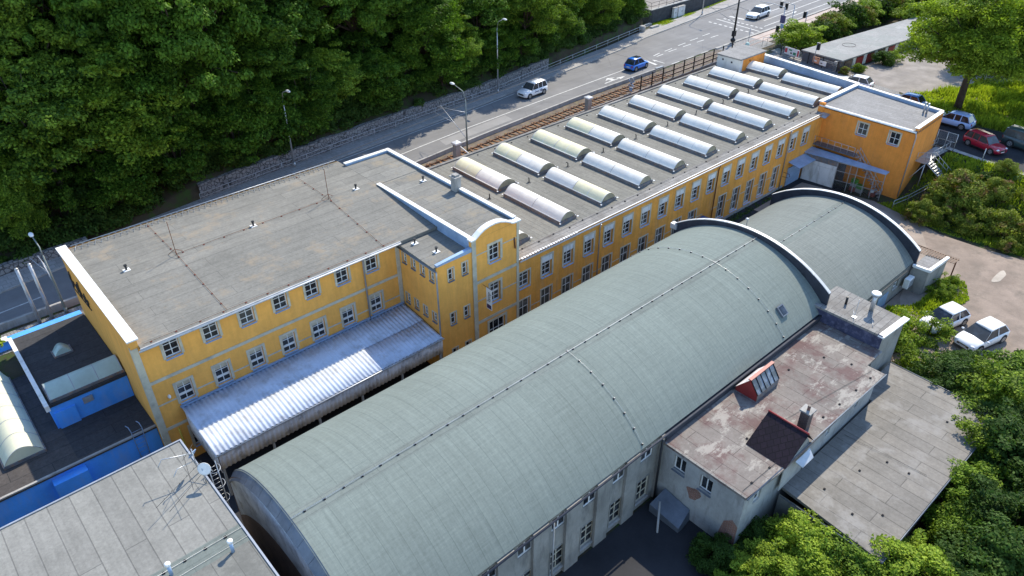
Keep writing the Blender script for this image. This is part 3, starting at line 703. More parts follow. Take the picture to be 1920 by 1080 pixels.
# ------------------------------------------------------------------ factory with rows of barrel skylights
FB = thing('factory_hall', 'long two-storey ochre factory wing with rows of white barrel skylights on its flat roof', 'building', (55, 44, 0))
XF0, XF1 = 32.15, 77.3
def fac_win(panel): return make_window(1.1, 1.85, 2, 3, .16, .24, panel=.5 if panel else 0)
fu = fac_win(True); fu0 = make_window(1.1, 1.4, 2, 3, .12, .24); fl = make_window(1.15, 2.55, 2, 3, .12, .2, tm='cream', fm='frame', bar=.05, pane='glass_reflect')
xs = [32.82+2.424*i for i in range(18)]
xs[17] = 74.06
ops = []; put = []
for i, x in enumerate(xs):
    if i == 0: ops.append((x-XF0-.53+.0, x-XF0+.55, 4.3, 5.7)); put.append((fu0, x, 4.3))
    else: ops.append((x-XF0-.55, x-XF0+.55, 4.3, 6.15)); put.append((fu, x, 4.3))
    if i < 16 and i not in (10,): ops.append((x-XF0-.575, x-XF0+.575, .55, 3.1)); put.append((fl, x, .55))
b = facade(MB(), (XF0, YF), 0, XF1-XF0, -.2, 6.98, ops, .26)
b.quad((88.3,53,-.2),(XF0,53,3.4),(XF0,53,6.98),(88.3,53,6.98)); b.quad((86.4,36.2,3),(88.6,53,3),(88.6,53,6.98),(86.4,36.2,6.98))
b.build('wall', M['stucco_o'], FB)
for k, x, z in put: k.place(FB, (x, YF, z))
b = MB()
prev = XF0
for x in xs[:16]:
    b.box(prev, x-.72, YF-.03, YF+.005, 2.1, 2.17); prev = x+.72
b.build('string_course', M['cream'], FB)
b = MB().box(XF0, 71.3, YF-.05, YF, -.2, .28); b.build('plinth', M['concrete'], FB)
# roof
roofp = [(XF0,YF+.05),(77.25,YF+.05),(77.25,36.1),(86.3,36.1),(88.5,52.9),(XF0,52.9)]
MB().prism(roofp, 6.7, 7.0).build('roof', M['felt_factory'], FB)
MB().add([(XF0,35.5,7.004),(77.2,35.5,7.004),(77.2,36.6,7.004),(XF0,36.6,7.004)], [(0,1,2,3)]).build('eave_strip', M['felt_edge'], FB)
MB().tube([(XF0+.1,35.27,6.86),(77.2,35.27,6.86)], .065, 8).box(XF0+.05,77.25,35.36,35.46,6.985,7.03).build('gutter', M['zinc_light'], FB)
MB().box(XF0, 82, 52.75, 53.05, 6.99, 7.12).build('back_edge', M['felt_edge'], FB)
b = MB(); 
for i in range(22): b.box(32.4+i*.28, 32.58+i*.28, 35.2, 35.42, 7.045, 7.10)
b.build('loose_eave_tiles', M['zinc_light'], FB)
for x in (41.25, 57.9, 70.55):
    MB().tube([(x,35.2,6.8),(x,35.3,6.4),(x,35.3,.1)], .05, 8).build('downpipe', M['rust'] if x > 45 and x < 60 else M['zinc'], FB)
# parapet at the far end
b = MB().prism([(86.25,36.3),(86.55,36.3),(88.75,53.0),(88.45,53.0)], 6.9, 7.85); b.build('end_parapet', M['bluezinc'], FB)
b = MB().prism([(86.15,36.3),(86.65,36.3),(88.85,53.05),(88.35,53.05)], 7.855, 7.93); b.build('parapet_coping', M['white'], FB)
# stair head box
b = MB().box(82.0,87.4,49.5,52.85,7.0,8.5); b.build('roof_stair_head', M['whitewall'], FB)
MB().box(81.85,87.55,49.35,53.0,8.505,8.66).build('stair_head_roof', M['felt_end'], FB)
MB().box(82.6,87.4,49.46,49.495,7.0,8.45).build('orange_side', M['stucco_r'], FB)
b = MB()
for p in ((81.97,52.0,8.1),(81.97,50.7,8.0),(84.0,49.44,8.1)): b.box(p[0]-.02,p[0]+.02,p[1]-.1,p[1]+.1,p[2]-.1,p[2]+.1)
b.build('vent_hole', M['black'], FB)
# barrel skylights: a kerb box, a curved dome with bands, brown end caps
def make_sky(w, L, dm, h=.62, kerb=.28):
    """along local y from 0 to L, centred on x"""
    def f():
        k = MB().box(-w/2-.08, w/2+.08, -.06, L+.06, 0, kerb).build('skylight', M['kerb'])
        n_ = 14; prof = [(-w/2+w*i/n_, kerb+.03+h*math.sin(math.pi*i/n_)**.8) for i in range(n_+1)]
        for q, (y0, y1) in enumerate(((0,L/2),(L/2,L))):
            d = MB(); d.loft([[(x,y0+.004*q,z) for x,z in prof],[(x,y1-.03*(1-q),z) for x,z in prof]], 0, True, False, False); d.build('dome', M[dm[q]], k)
        for y, s in ((.04,-1),(L-.04,1)):
            MB().add([(x,y,z-.01) for x,z in prof], [list(range(n_+1)) if s < 0 else list(range(n_+1))[::-1]]).build('end_cap', M['dome_end'], k)
        r = MB()
        for y in (0, L*.25, L*.5, L*.75, L-.05): r.loft([[(x,y,z+.012) for x,z in prof],[(x,y+.05,z+.012) for x,z in prof]], 0, True, False, False)
        for x in (-w/2-.05, w/2): r.box(x, x+.05, 0, L, kerb, kerb+.05)
        r.box(-w/2-.2,-w/2-.08,-.18,-.06,.18,.23); r.box(w/2+.08,w/2+.22,-.2,-.06,.18,.23); r.box(-w/2-.2,-w/2-.08,L+.05,L+.16,.18,.23)
        r.build('clamp_strip', M['white'], k); return k
    return Kind(f)
kA = make_sky(2.15, 6.3, ('dome','dome_y')); kA2 = make_sky(2.15, 6.3, ('dome','dome')); kA3 = make_sky(2.15, 6.3, ('dome_y','dome_y')); kB = make_sky(1.75, 6.9, ('dome','dome')); kB2 = make_sky(1.75, 6.9, ('dome_y','dome')); kC = make_sky(2.15, 4.6, ('dome','dome'))
for i in range(9):
    k = (kA, kA, kA3, kA, kA2, kA2, kA2, kA2, kA2)[i]; k.place(FB, (39.48+4.97*i, 44.95, 7.0))
kC.place(FB, (84.6, 45.0, 7.0))
for i in range(11):
    x = 34.3+4.93*i
    (kB2 if i == 2 else kB).place(FB, (x if i else 33.95, 37.1, 7.0))
def make_fv(): return MB().tube([(0,0,0),(.02,0,.35),(.12,0,.42),(.2,0,.36)], .05, 6).box(-.14,.14,-.14,.14,0,.03).build('roof_vent', M['black'])
fv = Kind(make_fv)
for x in (37.1,41.8,46.8,51.7,56.6,61.7,66.6,71.6,76.6): fv.place(FB, (x,44.55,7.0), R.random()*2)
def make_lug(): return MB().box(-.06,.06,-.06,.06,0,.06).build('cable_holder', M['gap'])
lug = Kind(make_lug)
for i in range(26): lug.place(FB, (33.5+i*1.7, 36.35+R.uniform(-.1,.1), 7.005), R.random())
for i in range(18): lug.place(FB, (40+i*2.2, 52.3, 7.0), R.random())
MB().tube([(33,36.35,7.06),(77,36.35,7.06)], .014, 4).build('lightning_conductor', M['wire'], FB)
# ------------------------------------------------------------------ orange end building
EB = thing('end_building', 'orange two-storey block with flat roof at the far end of the factory wing', 'building', (81, 31, 0))
pA, pB_, pC, pD = (77.3,36.2), (77.3,25.5), (84.2,25.8), (85.6,36.2)
we = make_window(1.05, 1.3, 2, 2, .16, .2)
ops = []; ys = (30.92, 27.5)
for y in ys: ops.append((36.2-y-.525, 36.2-y+.525, 5.78, 7.08))
b = facade(MB(), pA, -90, 10.7, -.3, 7.75, ops, .22)
b.quad((*pB_,-.3),(*pC,-.3),(*pC,7.75),(*pB_,7.75)); b.quad((*pC,-.3),(*pD,-.3),(*pD,7.75),(*pC,7.75)); b.quad((*pD,5),(*pA,5),(*pA,7.75),(*pD,7.75))
b.build('wall', M['stucco_r'], EB)
for y in ys: we.place(EB, (77.3, y, 5.78), rad(-90))
MB().prism([pA,pB_,pC,pD], 7.5, 7.76).build('roof', M['felt_end'], EB)
def pline(pts, w, z0, z1, name, m):
    b = MB()
    for (x0,y0),(x1,y1) in zip(pts, pts[1:]): b.prism(stroke(x0,y0,x1,y1,w), z0, z1)
    return b.build(name, m, EB)
pline([(77.45,36.1),(85.5,36.1)], .3, 7.75, 8.05, 'parapet', M['bluezinc']); pline([(77.3,36.1),(85.6,36.1)], .45, 8.055, 8.13, 'parapet_coping', M['white'])
pline([(85.5,36.2),(84.15,25.9)], .25, 7.75, 8.05, 'parapet', M['bluezinc']); pline([(85.5,35.87),(84.15,25.9)], .36, 8.055, 8.13, 'parapet_coping', M['white'])
pline([(77.5,25.65),(84.0,25.93)], .3, 7.75, 8.05, 'parapet', M['stucco_r']); pline([(77.35,25.65),(83.95,25.93)], .42, 8.055, 8.13, 'parapet_coping', M['white'])
MB().tube([(77.12,36.0,7.72),(77.12,25.5,7.72)], .085, 8).box(77.2,77.36,25.9,35.9,7.77,7.83).build('gutter', M['white'], EB)
MB().tube([(77.15,25.55,7.7),(77.2,25.42,7.2),(77.2,25.42,.6)], .055, 8).build('downpipe', M['zinc'], EB)
MB().prism(stroke(77.33,35.5,77.33,36.1,.3), 7.0, 8.05).build('corner_pier', M['stucco_r'], EB)
b = MB()
for dy in (0,.35): b.cyl(83.0+dy*.3, 27.1+dy, 7.76, 8.9, .1, n=8)
b.build('flue_pair', M['zinc'], EB)
MB().box(77.0,77.29,35.42,36.0,4.6,6.6).build('balcony_door', M['whitewall'], EB)
b = MB().add([(77.28,34.7,7.05),(77.28,36.0,7.05),(76.4,36.0,6.8),(76.4,34.7,6.8),(77.28,34.7,7.0),(77.28,36.0,7.0),(76.4,36.0,6.75),(76.4,34.7,6.75)], [(0,1,2,3),(7,6,5,4),(3,2,6,7),(0,3,7,4),(1,5,6,2)]); b.build('door_hood', M['zinc'], EB)
# ------------------------------------------------------------------ lean-to cage shelter with balcony above
SH = thing('storage_shelter', 'lean-to storage cage with pale doors, wire mesh and low roof beside the orange end building', 'shelter', (76, 31, 0))
b = MB(); rf = [(74.7,36.3),(76.3,36.3),(76.3,26.6),(75.6,26.6)]
b.prism(rf, lambda x,y: 3.08+.12*(x-74.7), lambda x,y: 3.16+.12*(x-74.7)); b.build('roof', M['bluezinc'], SH)
MB().box(76.32,77.26,30.6,35.38,3.62,3.74).build('balcony_deck', M['darkzinc'], SH)
def rail(b, pts, h, n_, r=.025):
    up = lambda p, k: (p[0],p[1],p[2]+k)
    for k in (h, h*.5): b.tube([up(p,k) for p in pts], r, 5)
    for a, c in zip(pts, pts[1:]):
        for i in range(n_+1):
            t = i/n_; q = tuple(a[j]+(c[j]-a[j])*t for j in range(3)); b.tube([q, up(q,h)], r, 5)
    return b
b = rail(MB(), [(76.36,35.3,3.74),(76.36,30.7,3.74)], .9, 6); b.build('balcony_railing', M['steel'], SH)
b = MB()
for i in range(13):
    t = i/12; b.box(76.5,77.2,30.4-3.3*t-.14,30.4-3.3*t+.14,3.6-3.5*t-.03,3.6-3.5*t)
b.build('stair_steps', M['steel'], SH)
b = rail(MB(), [(76.5,30.5,3.62),(76.5,27.1,.1)], .9, 6); rail(b, [(77.18,30.5,3.62),(77.18,27.1,.1)], .9, 6); b.build('stair_railing', M['steel'], SH)
Q0, Q1, Q2 = Vector((74.85,35.2,0)), Vector((75.2,31.6,0)), Vector((76.1,26.8,0))
def pan(b, a, c, z0, z1, t=.04):
    return b.prism(stroke(a.x,a.y,c.x,c.y,t), z0, z1)
mid = Q0.lerp(Q1, .5); g = Vector((0,-.012,0))
pan(MB(), Q0, mid-g, .02, 2.05, .06).build('door', M['whitewall'], SH); pan(MB(), mid+g, Q1, .02, 2.05, .06).build('door', M['whitewall'], SH)
pan(MB(), Q0, Q1, 2.07, 2.5, .06).build('door_header', M['whitewall'], SH)
pan(MB(), Q0, Q1, 2.52, 3.06, .05).build('header_glazing', M['kerb'], SH)
b = MB()
for t in (0,.28,.42,.62,.8,1): q = Q1.lerp(Q2, t); b.box(q.x-.035,q.x+.035,q.y-.035,q.y+.035,0,3.1)
for z in (1.0, 2.1, 3.02): pan(b, Q1, Q2, z, z+.05, .04)
b.build('frame', M['steel'], SH); MB().box(Q0.x-.04,Q0.x+.04,Q0.y-.04,Q0.y+.04,0,3.1).build('corner_post', M['steel'], SH)
b = MB()
for i in range(60): q = Q1.lerp(Q2, i/60); b.tube([(q.x,q.y,.05),(q.x,q.y,1.0)], .006, 3)
for i in range(24): q = Q1.lerp(Q2, .42*i/24); b.tube([(q.x,q.y,1.0),(q.x,q.y,3.0)], .005, 3)
b.build('wire_mesh', M['zinc'], SH)
MB().box(77.18,77.27,31.5,35.1,0,3.0).build('back_wall', M['kerb'], SH)
# crates and boxes in the cage
def make_crate(col):
    def f():
        b = MB(); w, d, h = .62, .46, .42; t = .03
        for z in (0,.15,.3):
            b.box(-w/2,w/2,-d/2,-d/2+t,z,z+.11); b.box(-w/2,w/2,d/2-t,d/2,z,z+.11); b.box(-w/2,-w/2+t,-d/2+t,d/2-t,z,z+.11); b.box(w/2-t,w/2,-d/2+t,d/2-t,z,z+.11)
        for x in (-1,1):
            for y in (-1,1): b.box(x*(w/2-.05)-.03,x*(w/2-.05)+.03,y*(d/2-.055)-.02,y*(d/2-.055)+.02,.0,h)
        b.box(-w/2+t,w/2-t,-d/2+t,d/2-t,.0,.03); b.box(-w/2+t,w/2-t,-d/2+t,d/2-t,.03,.26)
        o = b.build('crate', col); return tag(o, cat='crate')
    return Kind(f)
cg = make_crate(flat('green_plastic', (.10,.28,.05))); cr_ = make_crate(flat('brown_plastic', (.30,.09,.06))); cw_ = make_crate(flat('grey_plastic', (.34,.33,.30)))
spots = [(cg,76.2,29.75,1.02,'green crate on top of the tall pile in the storage cage'),(cw_,76.2,29.75,.58,'grey crate in the middle of the tall pile in the storage cage'),(cr_,76.2,29.75,.05,'brown crate at the bottom of the tall pile in the storage cage'),
         (cg,76.3,29.1,.5,'green crate on top of the low pile in the storage cage'),(cw_,76.3,29.1,.05,'grey crate at the bottom of the low pile in the storage cage'),(cr_,76.5,27.75,.05,'brown crate alone by the corner post of the storage cage')]
for k, x, y, z, l in spots: k.place(None, (x,y,z), rad(80), label=l, group='crates in the storage cage')
tag(MB().prism([(76.35,27.6),(76.65,27.65),(76.6,28.0),(76.3,27.95)], .48, .66).build('white_box', M['white'], at=(76.5,27.8,.48)), 'small white box lying on a brown crate in the storage cage', 'box')
# grey side door with hood on the factory front
MB().box(71.8,74.5,35.28,35.39,0,2.15).build('side_door', M['bluezinc'], FB)
b = MB().add([(71.6,35.38,2.95),(75.0,35.38,2.95),(75.0,34.0,2.65),(71.6,34.0,2.65),(71.6,35.38,2.88),(75.0,35.38,2.88),(75.0,34.0,2.58),(71.6,34.0,2.58)], [(3,2,1,0),(4,5,6,7),(7,6,2,3),(0,4,7,3),(1,2,6,5)]); b.build('door_hood', M['bluezinc'], FB)
b = MB().tube([(70.6,35.2,2.1),(70.2,34.3,2.3),(69.8,34.0,2.2)], .03, 5).tube([(70.6,35.2,1.6),(69.9,34.2,2.0)], .03, 5); b.build('wall_bracket', M['rust'], FB)
# parcel lift box seen above the vault: red post, blue top
tb = thing('loading_hatch', 'dark blue-topped box with red end against the ochre factory front', 'hatch', (55, 35, 0))
b = MB().box(53.0,56.4,34.6,35.35,.0,1.75); b.build('body', M['kerb'], tb)
MB().box(52.9,56.5,34.45,35.38,1.76,1.95).build('top', mat('blue_cover', (.05,.09,.22), .6, .2), tb); MB().box(52.6,52.98,34.5,35.3,0,1.6).build('red_end', M['redsheet'], tb)
# ------------------------------------------------------------------ outside stair and footbridge of the end building
ST = thing('metal_staircase', 'galvanised outdoor staircase leading down from the footbridge beside the orange end building', 'staircase', (80.6, 24.6, 0))
MB().box(79.6,81.2,24.5,25.9,3.86,3.92).build('landing', M['steel'], ST)
b = MB()
for i in range(11):
    t = i/10; b.box(80.1+.9*t,81.2+.9*t,24.4-2.3*t-.13,24.4-2.3*t+.13,3.75-2.1*t,3.79-2.1*t)
b.build('steps', M['steel'], ST)
b = MB()
for dx in (0,1.15): b.tube([(80.05+dx,24.5,3.75),(80.95+dx,22.0,1.55)], .05, 5)
b.tube([(79.7,24.6,3.85),(79.6,24.6,.9)], .05, 6); b.tube([(79.7,24.6,3.8),(78.6,25.3,2.4)], .04, 5); b.build('stringer', M['steel'], ST)
b = rail(MB(), [(81.25,24.4,3.8),(82.15,22.0,1.65)], .95, 5); rail(b, [(79.6,25.5,3.9),(80.9,24.2,3.9)], .95, 2); b.build('railing', M['steel'], ST)
MB().prism([(81.2,24.6),(84.8,24.4),(84.9,25.7),(81.2,25.9)], 3.88, 3.95).build('footbridge', M['zinc'], ST)
b = rail(MB(), [(81.2,24.55,3.95),(84.8,24.35,3.95)], .95, 4); rail(b, [(82.6,25.85,3.95),(84.9,25.7,3.95)], .95, 3); b.build('railing', M['steel'], ST)
GT = thing('mesh_gate', 'tall galvanised mesh gate at the street end of the footbridge by the orange end building', 'gate', (84.8, 25, 4))
b = MB(); ga, gb = Vector((84.85,25.9,3.95)), Vector((84.8,23.9,3.95))
for t in (0,.5,1): q = ga.lerp(gb, t); b.tube([q, q+Vector((0,0,1.95))], .04, 6)
for z in (.1,1.0,1.9): b.tube([ga+Vector((0,0,z)), gb+Vector((0,0,z))], .03, 5)
b.build('frame', M['steel'], GT)
b = MB()
for i in range(1,20): q = ga.lerp(gb, i/20); b.tube([q+Vector((0,0,.1)), q+Vector((0,0,1.9))], .008, 3)
b.build('bars', M['zinc'], GT)
HR = rail(MB(), [(75.2,24.9,.15),(77.5,24.4,.25),(79.6,23.6,1.0),(81.6,22.6,1.9)], .85, 1, .028)
tag(HR.build('handrail', M['steel'], at=(78,24,0)), 'bent steel handrail running through grass below the outdoor staircase', 'handrail')
for i, (x, y) in enumerate(((84.3,20.8),(84.2,16.6))):
    o = MB().cyl(x,y,3.9,5.4,.045,n=8).ball((x,y,5.4),.06,.06,.05,8,4).build('kerb_post', M['steel'], at=(x,y,3.9))
    tag(o, ('thin steel post on the kerb beside the red car', 'thin steel post on the kerb farther from the staircase')[i], 'post', 'posts along the parking kerb')
# ------------------------------------------------------------------ vaulted halls
def arc(yc, zt, Rr, half, n_=40, dz=0):
    zc = zt-Rr; a = math.asin(half/Rr)
    return [(yc+(Rr+dz)*math.sin(-a+2*a*i/n_), zc+(Rr+dz)*math.cos(-a+2*a*i/n_), Rr*(-a+2*a*i/n_)) for i in range(n_+1)]
def vault(b, x0, x1, prof, ov=0):
    xs = [x0+(x1-x0)*i/8 for i in range(9)]; vs = []; uv = []; fs = []; n_ = len(prof)
    for x in xs:
        for y, z, s in prof: vs.append((x,y,z)); uv.append((s, x))
    for i in range(8):
        for k in range(n_-1): fs.append((i*n_+k, (i+1)*n_+k, (i+1)*n_+k+1, i*n_+k+1))
    b.add(vs, fs, 0, True); b.uv = uv; return b
VC, Vz, VR = 24.5, 8.72, 9.13
VB = thing('vaulted_hall', 'long hall with a tall curved grey-green felt roof running through the middle of the yard', 'building', (26, 24, 0))
prof = arc(VC, Vz, VR, 7.04)
vault(MB(), 7.25, 45.75, prof).build('roof', M['felt_vault'], VB)
pi_ = arc(VC, Vz, VR, 7.04, dz=-.12)
b = MB()
for s in (0, -1):
    y, z, _ = prof[s]; y2, z2, _ = pi_[s]; b.quad((7.25,y,z),(45.75,y,z),(45.75,y2,z2),(7.25,y2,z2))
b.build('eave_edge', M['black'], VB)
wv = make_window(1.05, 1.0, 2, 1, 0, .1, tm='grey_render', sill=None, bar=.09); wl = make_window(1.12, 1.9, 2, 3, .06, .14, tm='grey_render', fm='cream', sill='concrete', bar=.06)
xs = [26.13-2.42*i for i in range(8)]; ops = []; put = []
for x in xs:
    ops.append((x-7.3-.525, x-7.3+.525, 4.05, 5.05)); put.append((wv, x, 4.05)); ops.append((x-7.3-.56, x-7.3+.56, .5, 2.4)); put.append((wl, x, .5))
b = facade(MB(), (7.3, 17.55), 0, 38.5, -1.0, 5.36, ops, .2)
for k, x, z in put: k.place(VB, (x, 17.55, z))
b.quad((45.8,31.4,-.2),(7.3,31.4,-.2),(7.3,31.4,5.4),(45.8,31.4,5.4)); b.build('wall', M['grey_render'], VB)
for x in [24.68-2.42*i for i in range(8)]: MB().box(x-.55,x+.55,17.36,17.54,-1,5.3).build('pilaster', M['grey_render'], VB)
MB().box(27.2,27.5,17.36,17.54,-1,5.3).build('pilaster', M['grey_render'], VB)
MB().tube([(7.3,17.3,5.3),(45.2,17.3,5.3)], .07, 8).build('gutter', M['shade_sheet'], VB); MB().box(27.55,45.0,17.305,17.5,4.82,5.25).build('eave_shade_strip', M['shade_sheet'], VB)  # the dark box paints eave shade onto the wall strip above the annex
MB().tube([(27.1,17.25,5.3),(27.1,17.25,-.9)], .07, 8).build('downpipe', M['black'], VB); MB().tube([(18.2,17.25,5.3),(18.2,17.25,-.9)], .05, 8).build('downpipe', M['concrete'], VB)
# near end: brick wall below, plaster arch band, slanted zinc flashing in slabs
yy = [(y,z) for y,z,_ in arc(VC, Vz-.32, VR, 7.0)]
b = MB().add([(6.98,31.48,-.2)]+[(6.98,y,z) for y,z in reversed(yy)]+[(6.98,17.42,-.2)], [list(range(len(yy)+2))]); b.build('end_wall', M['dirtybrick'], VB)
o1 = arc(VC, Vz-.4, VR, 6.95); o2 = arc(VC, Vz-3.4, VR, 6.7)
b = MB().loft([[(6.965,y,z) for y,z,_ in o1],[(6.965,y,z) for y,z,_ in o2]], 0, False, False, False); b.build('plaster_band', mat('blue_grey_plaster', (.40,.47,.56), .9, .35, .9, 5, stain=(.20,.22,.25), stain_amt=.5), VB)
b = MB(); pts = arc(VC, Vz+.03, VR, 7.07, 48)
for i in range(0, 48, 3):
    seg = pts[i:i+4]; seg = [(a[0],a[1]) for a in seg]; sh = lambda p,k: (VC+(p[0]-VC)*(1-.03*k), p[1]-.42*k)
    a0 = .04
    r = []
    for q, p in enumerate(seg):
        if q == 0: p = (p[0]+(seg[1][0]-p[0])*.06, p[1]+(seg[1][1]-p[1])*.06)
        r.append([(7.32,p[0],p[1]+.02),(6.86,*sh(p,1)),(6.92,*sh(p,1.1)),(7.32,p[0],p[1]-.08)])
    b.loft(r, 0, False)
b.build('end_flashing', M['darkzinc'], VB)
# ridge walkway band, conductors, holders, roof window
r = [[(x, y, z) for y, z, _ in arc(VC, Vz+.006, VR, 1.2, 12) if y < 24.1] for x in (7.3, 25, 45.7)]
MB().loft(r, 0, True, False, False).build('ridge_band', M['felt_band'], VB)
MB().tube([(7.3,23.72,8.77),(26,23.72,8.77),(45.7,23.72,8.77)], .016, 5).build('lightning_conductor', M['zinc_light'], VB)
def make_vh(): 
    o = MB().box(-.06,.06,-.05,.05,0,.06).build('cable_holder', M['gap']); MB().box(.02,.085,-.035,.035,0.002,.06).build('clip', M['zinc_light'], o); return o
vh = Kind(make_vh)
for i in range(36): vh.place(VB, (8.0+i*1.06, 23.72, 8.69))
for xc, nn in ((25.6, 11),(40.45, 22)):
    half = arc(VC, Vz+.05, VR, 6.9, 200); 
    pp = [p for p in half if (p[0] < 23.9 or nn > 20)]
    MB().tube([(xc,p[0],p[1]+.02) for p in pp], .012, 4).build('lightning_conductor', M['steel'], VB)
    st = pp[::13]
    for p in st: vh.place(VB, (xc, p[0], p[1]-.05), .3)
a = -math.asin((VC-18.7)/VR); yv, zv = VC+VR*math.sin(a), Vz-VR+VR*math.cos(a)
b = MB(); T = lambda u, v, w: (41.6+u, yv+v*math.cos(a)+w*math.sin(a), zv-v*math.sin(a)+w*math.cos(a))
b.add([T(u,v,w) for w in (0,.16) for u,v in ((-.35,-.4),(.35,-.4),(.35,.4),(-.35,.4))], [(4,5,6,7),(0,1,5,4),(1,2,6,5),(2,3,7,6),(3,0,4,7)])
o = b.build('roof_window', M['darkzinc'], VB); MB().add([T(u,v,.165) for u,v in ((-.27,-.32),(.27,-.32),(.27,.32),(-.27,.32))], [(0,1,2,3)]).build('pane', M['carglass'], o)
# arch parapet between the halls
def arch_wall(x0, x1, crown, ends, parent, bm, cm, y0=17.45, y1=30.75, base=4.5, cap=.06):
    h = (y1-y0)/2; yc = (y0+y1)/2; rise = crown-ends; Rr = (h*h+rise*rise)/(2*rise)
    pr = [(y,z) for y,z,_ in arc(yc, crown, Rr, h, 36)]
    b = MB(); lo = [(y, base) for y,z in pr]
    for x, fl in ((x0,False),(x1,True)):
        vs = [(x,y,z) for y,z in pr]+[(x,y,z) for y,z in lo]; n_ = len(pr)
        b.add(vs, [(i,i+1,n_+i+1,n_+i) if not fl else (i,n_+i,n_+i+1,i+1) for i in range(n_-1)])
    for y,z in (pr[0],pr[-1]): b.quad((x0,y,base),(x1,y,base),(x1,y,z),(x0,y,z))
    b.build('arch_parapet', bm, parent)
    c = MB()
    for i in range(0, 36, 4):
        r = []
        for q in range(5):
            y,z = pr[i+q]
            if q == 0 and i: y += .02
            r.append([(x0-.05,y,z+.003),(x0-.05,y,z+cap),(x1+.05,y,z+cap),(x1+.05,y,z+.003)])
        c.loft(r, 0, False)
    c.build('parapet_coping', cm, parent)
arch_wall(45.8, 45.97, 9.05, 6.75, VB, M['shade_sheet'], M['zinc_light'], y1=31.2)
b = MB().box(45.65,46.1,30.9,31.5,6.35,6.8); b.build('corner_block', M['zinc_light'], VB)
# lower hall behind
LB = thing('lower_vaulted_hall', 'shorter and lower hall with curved grey roof behind the arched parapet, facing the dirt yard', 'building', (54, 24, 0))
prof2 = arc(24.5, 5.7, 9.5, 7.05)
vault(MB(), 46.1, 62.0, prof2).build('roof', M['felt_vault_far'], LB)
wz = make_window(.9, .8, 2, 2, .05, .12, tm='grey_render', sill='concrete')
ops = [(59.1-46.1-.45, 59.1-46.1+.45, 1.25, 2.05)]
b = facade(MB(), (46.1, 17.45), 0, 16.3, -.2, 2.5, ops, .15); b.quad((62.35,17.45,-.2),(62.35,31.4,-.2),(62.35,31.4,3.6),(62.35,17.45,3.6)); b.quad((62.3,31.4,-.2),(46.1,31.4,-.2),(46.1,31.4,2.6),(62.3,31.4,2.6))
b.build('wall', M['grey_render'], LB); wz.place(LB, (59.1,17.45,1.25))
MB().box(56.2,58.0,17.40,17.44,-.1,1.35).build('door', M['bluezinc'], LB)
MB().tube([(49,17.25,2.42),(62.3,17.25,2.42)], .06, 8).build('gutter', M['black'], LB)
arch_wall(62.05, 62.27, 6.15, 3.7, LB, M['shade_sheet'], M['white'], base=2.4, y0=17.3, y1=31.6)
MB().tube([(46.2,24.52,5.76),(62,24.52,5.76)], .014, 4).build('lightning_conductor', M['zinc'], LB)
for i in range(13): vh.place(LB, (47+i*1.2, 24.52, 5.7))
r = [[(x,y,z) for y,z,_ in arc(24.5, 5.706, 9.5, .45, 4)] for x in (46.2,62)]; MB().loft(r, 0, True, False, False).build('ridge_band', M['felt_band'], LB)
MB().tube([(46.5,25.2,5.6),(46.5,25.2,9.3),(46.4,25.2,9.45)], .03, 6).ball((46.45,25.2,9.45),.14,.14,.06,8,4).build('vent_pipe', M['zinc'], LB)
AC = thing('air_conditioner', 'white outdoor air conditioning unit on the low wall of the rear hall', 'air conditioner', (60.7, 16.9, 1.4))
b = MB().box(60.2,61.2,16.75,17.2,.9,1.8); b.build('body', M['white'], AC, bevel=.03); b = MB()
for i in range(9): b.box(60.28,61.12,16.72,16.745,1.0+.08*i,1.03+.08*i)
b.build('grille', M['zinc'], AC); MB().box(60.3,60.36,16.8,17.44,.8,.88).box(61.04,61.1,16.8,17.44,.8,.88).build('bracket', M['zinc'], AC)
# small porch block with pergola
PB = thing('porch_block', 'small grey block with white coping and slatted timber porch by the rear hall', 'porch', (63, 17, 0))
MB().prism([(61.5,17.35),(61.6,15.95),(64.9,15.75),(64.5,17.35)], -.1, 2.42).build('wall', M['grey_render'], PB)
MB().prism([(61.6,17.3),(61.7,16.05),(64.8,15.9),(64.4,17.3)], 2.42, 2.47).build('roof', M['felt_end'], PB)
b = MB(); b.prism(stroke(61.52,17.3,61.62,15.9,.22), 2.42, 2.66); b.prism(stroke(61.55,15.95,64.95,15.78,.26), 2.423, 2.68); b.build('parapet_coping', M['white'], PB)
b = MB()
for i in range(17): t = i/16; b.box(64.3+.5*t-.4,64.3+.5*t+.75,18.6-3.5*t-.07,18.6-3.5*t+.07,2.5,2.54)
b.box(65.35,65.43,15.0,18.8,2.42,2.5); b.build('slat_roof', M['wood'], PB)
for x, y in ((65.5,15.2),(65.2,18.6)): MB().tube([(x,y,-.1),(x,y,2.45)], .06, 6).build('post', M['rust'], PB)
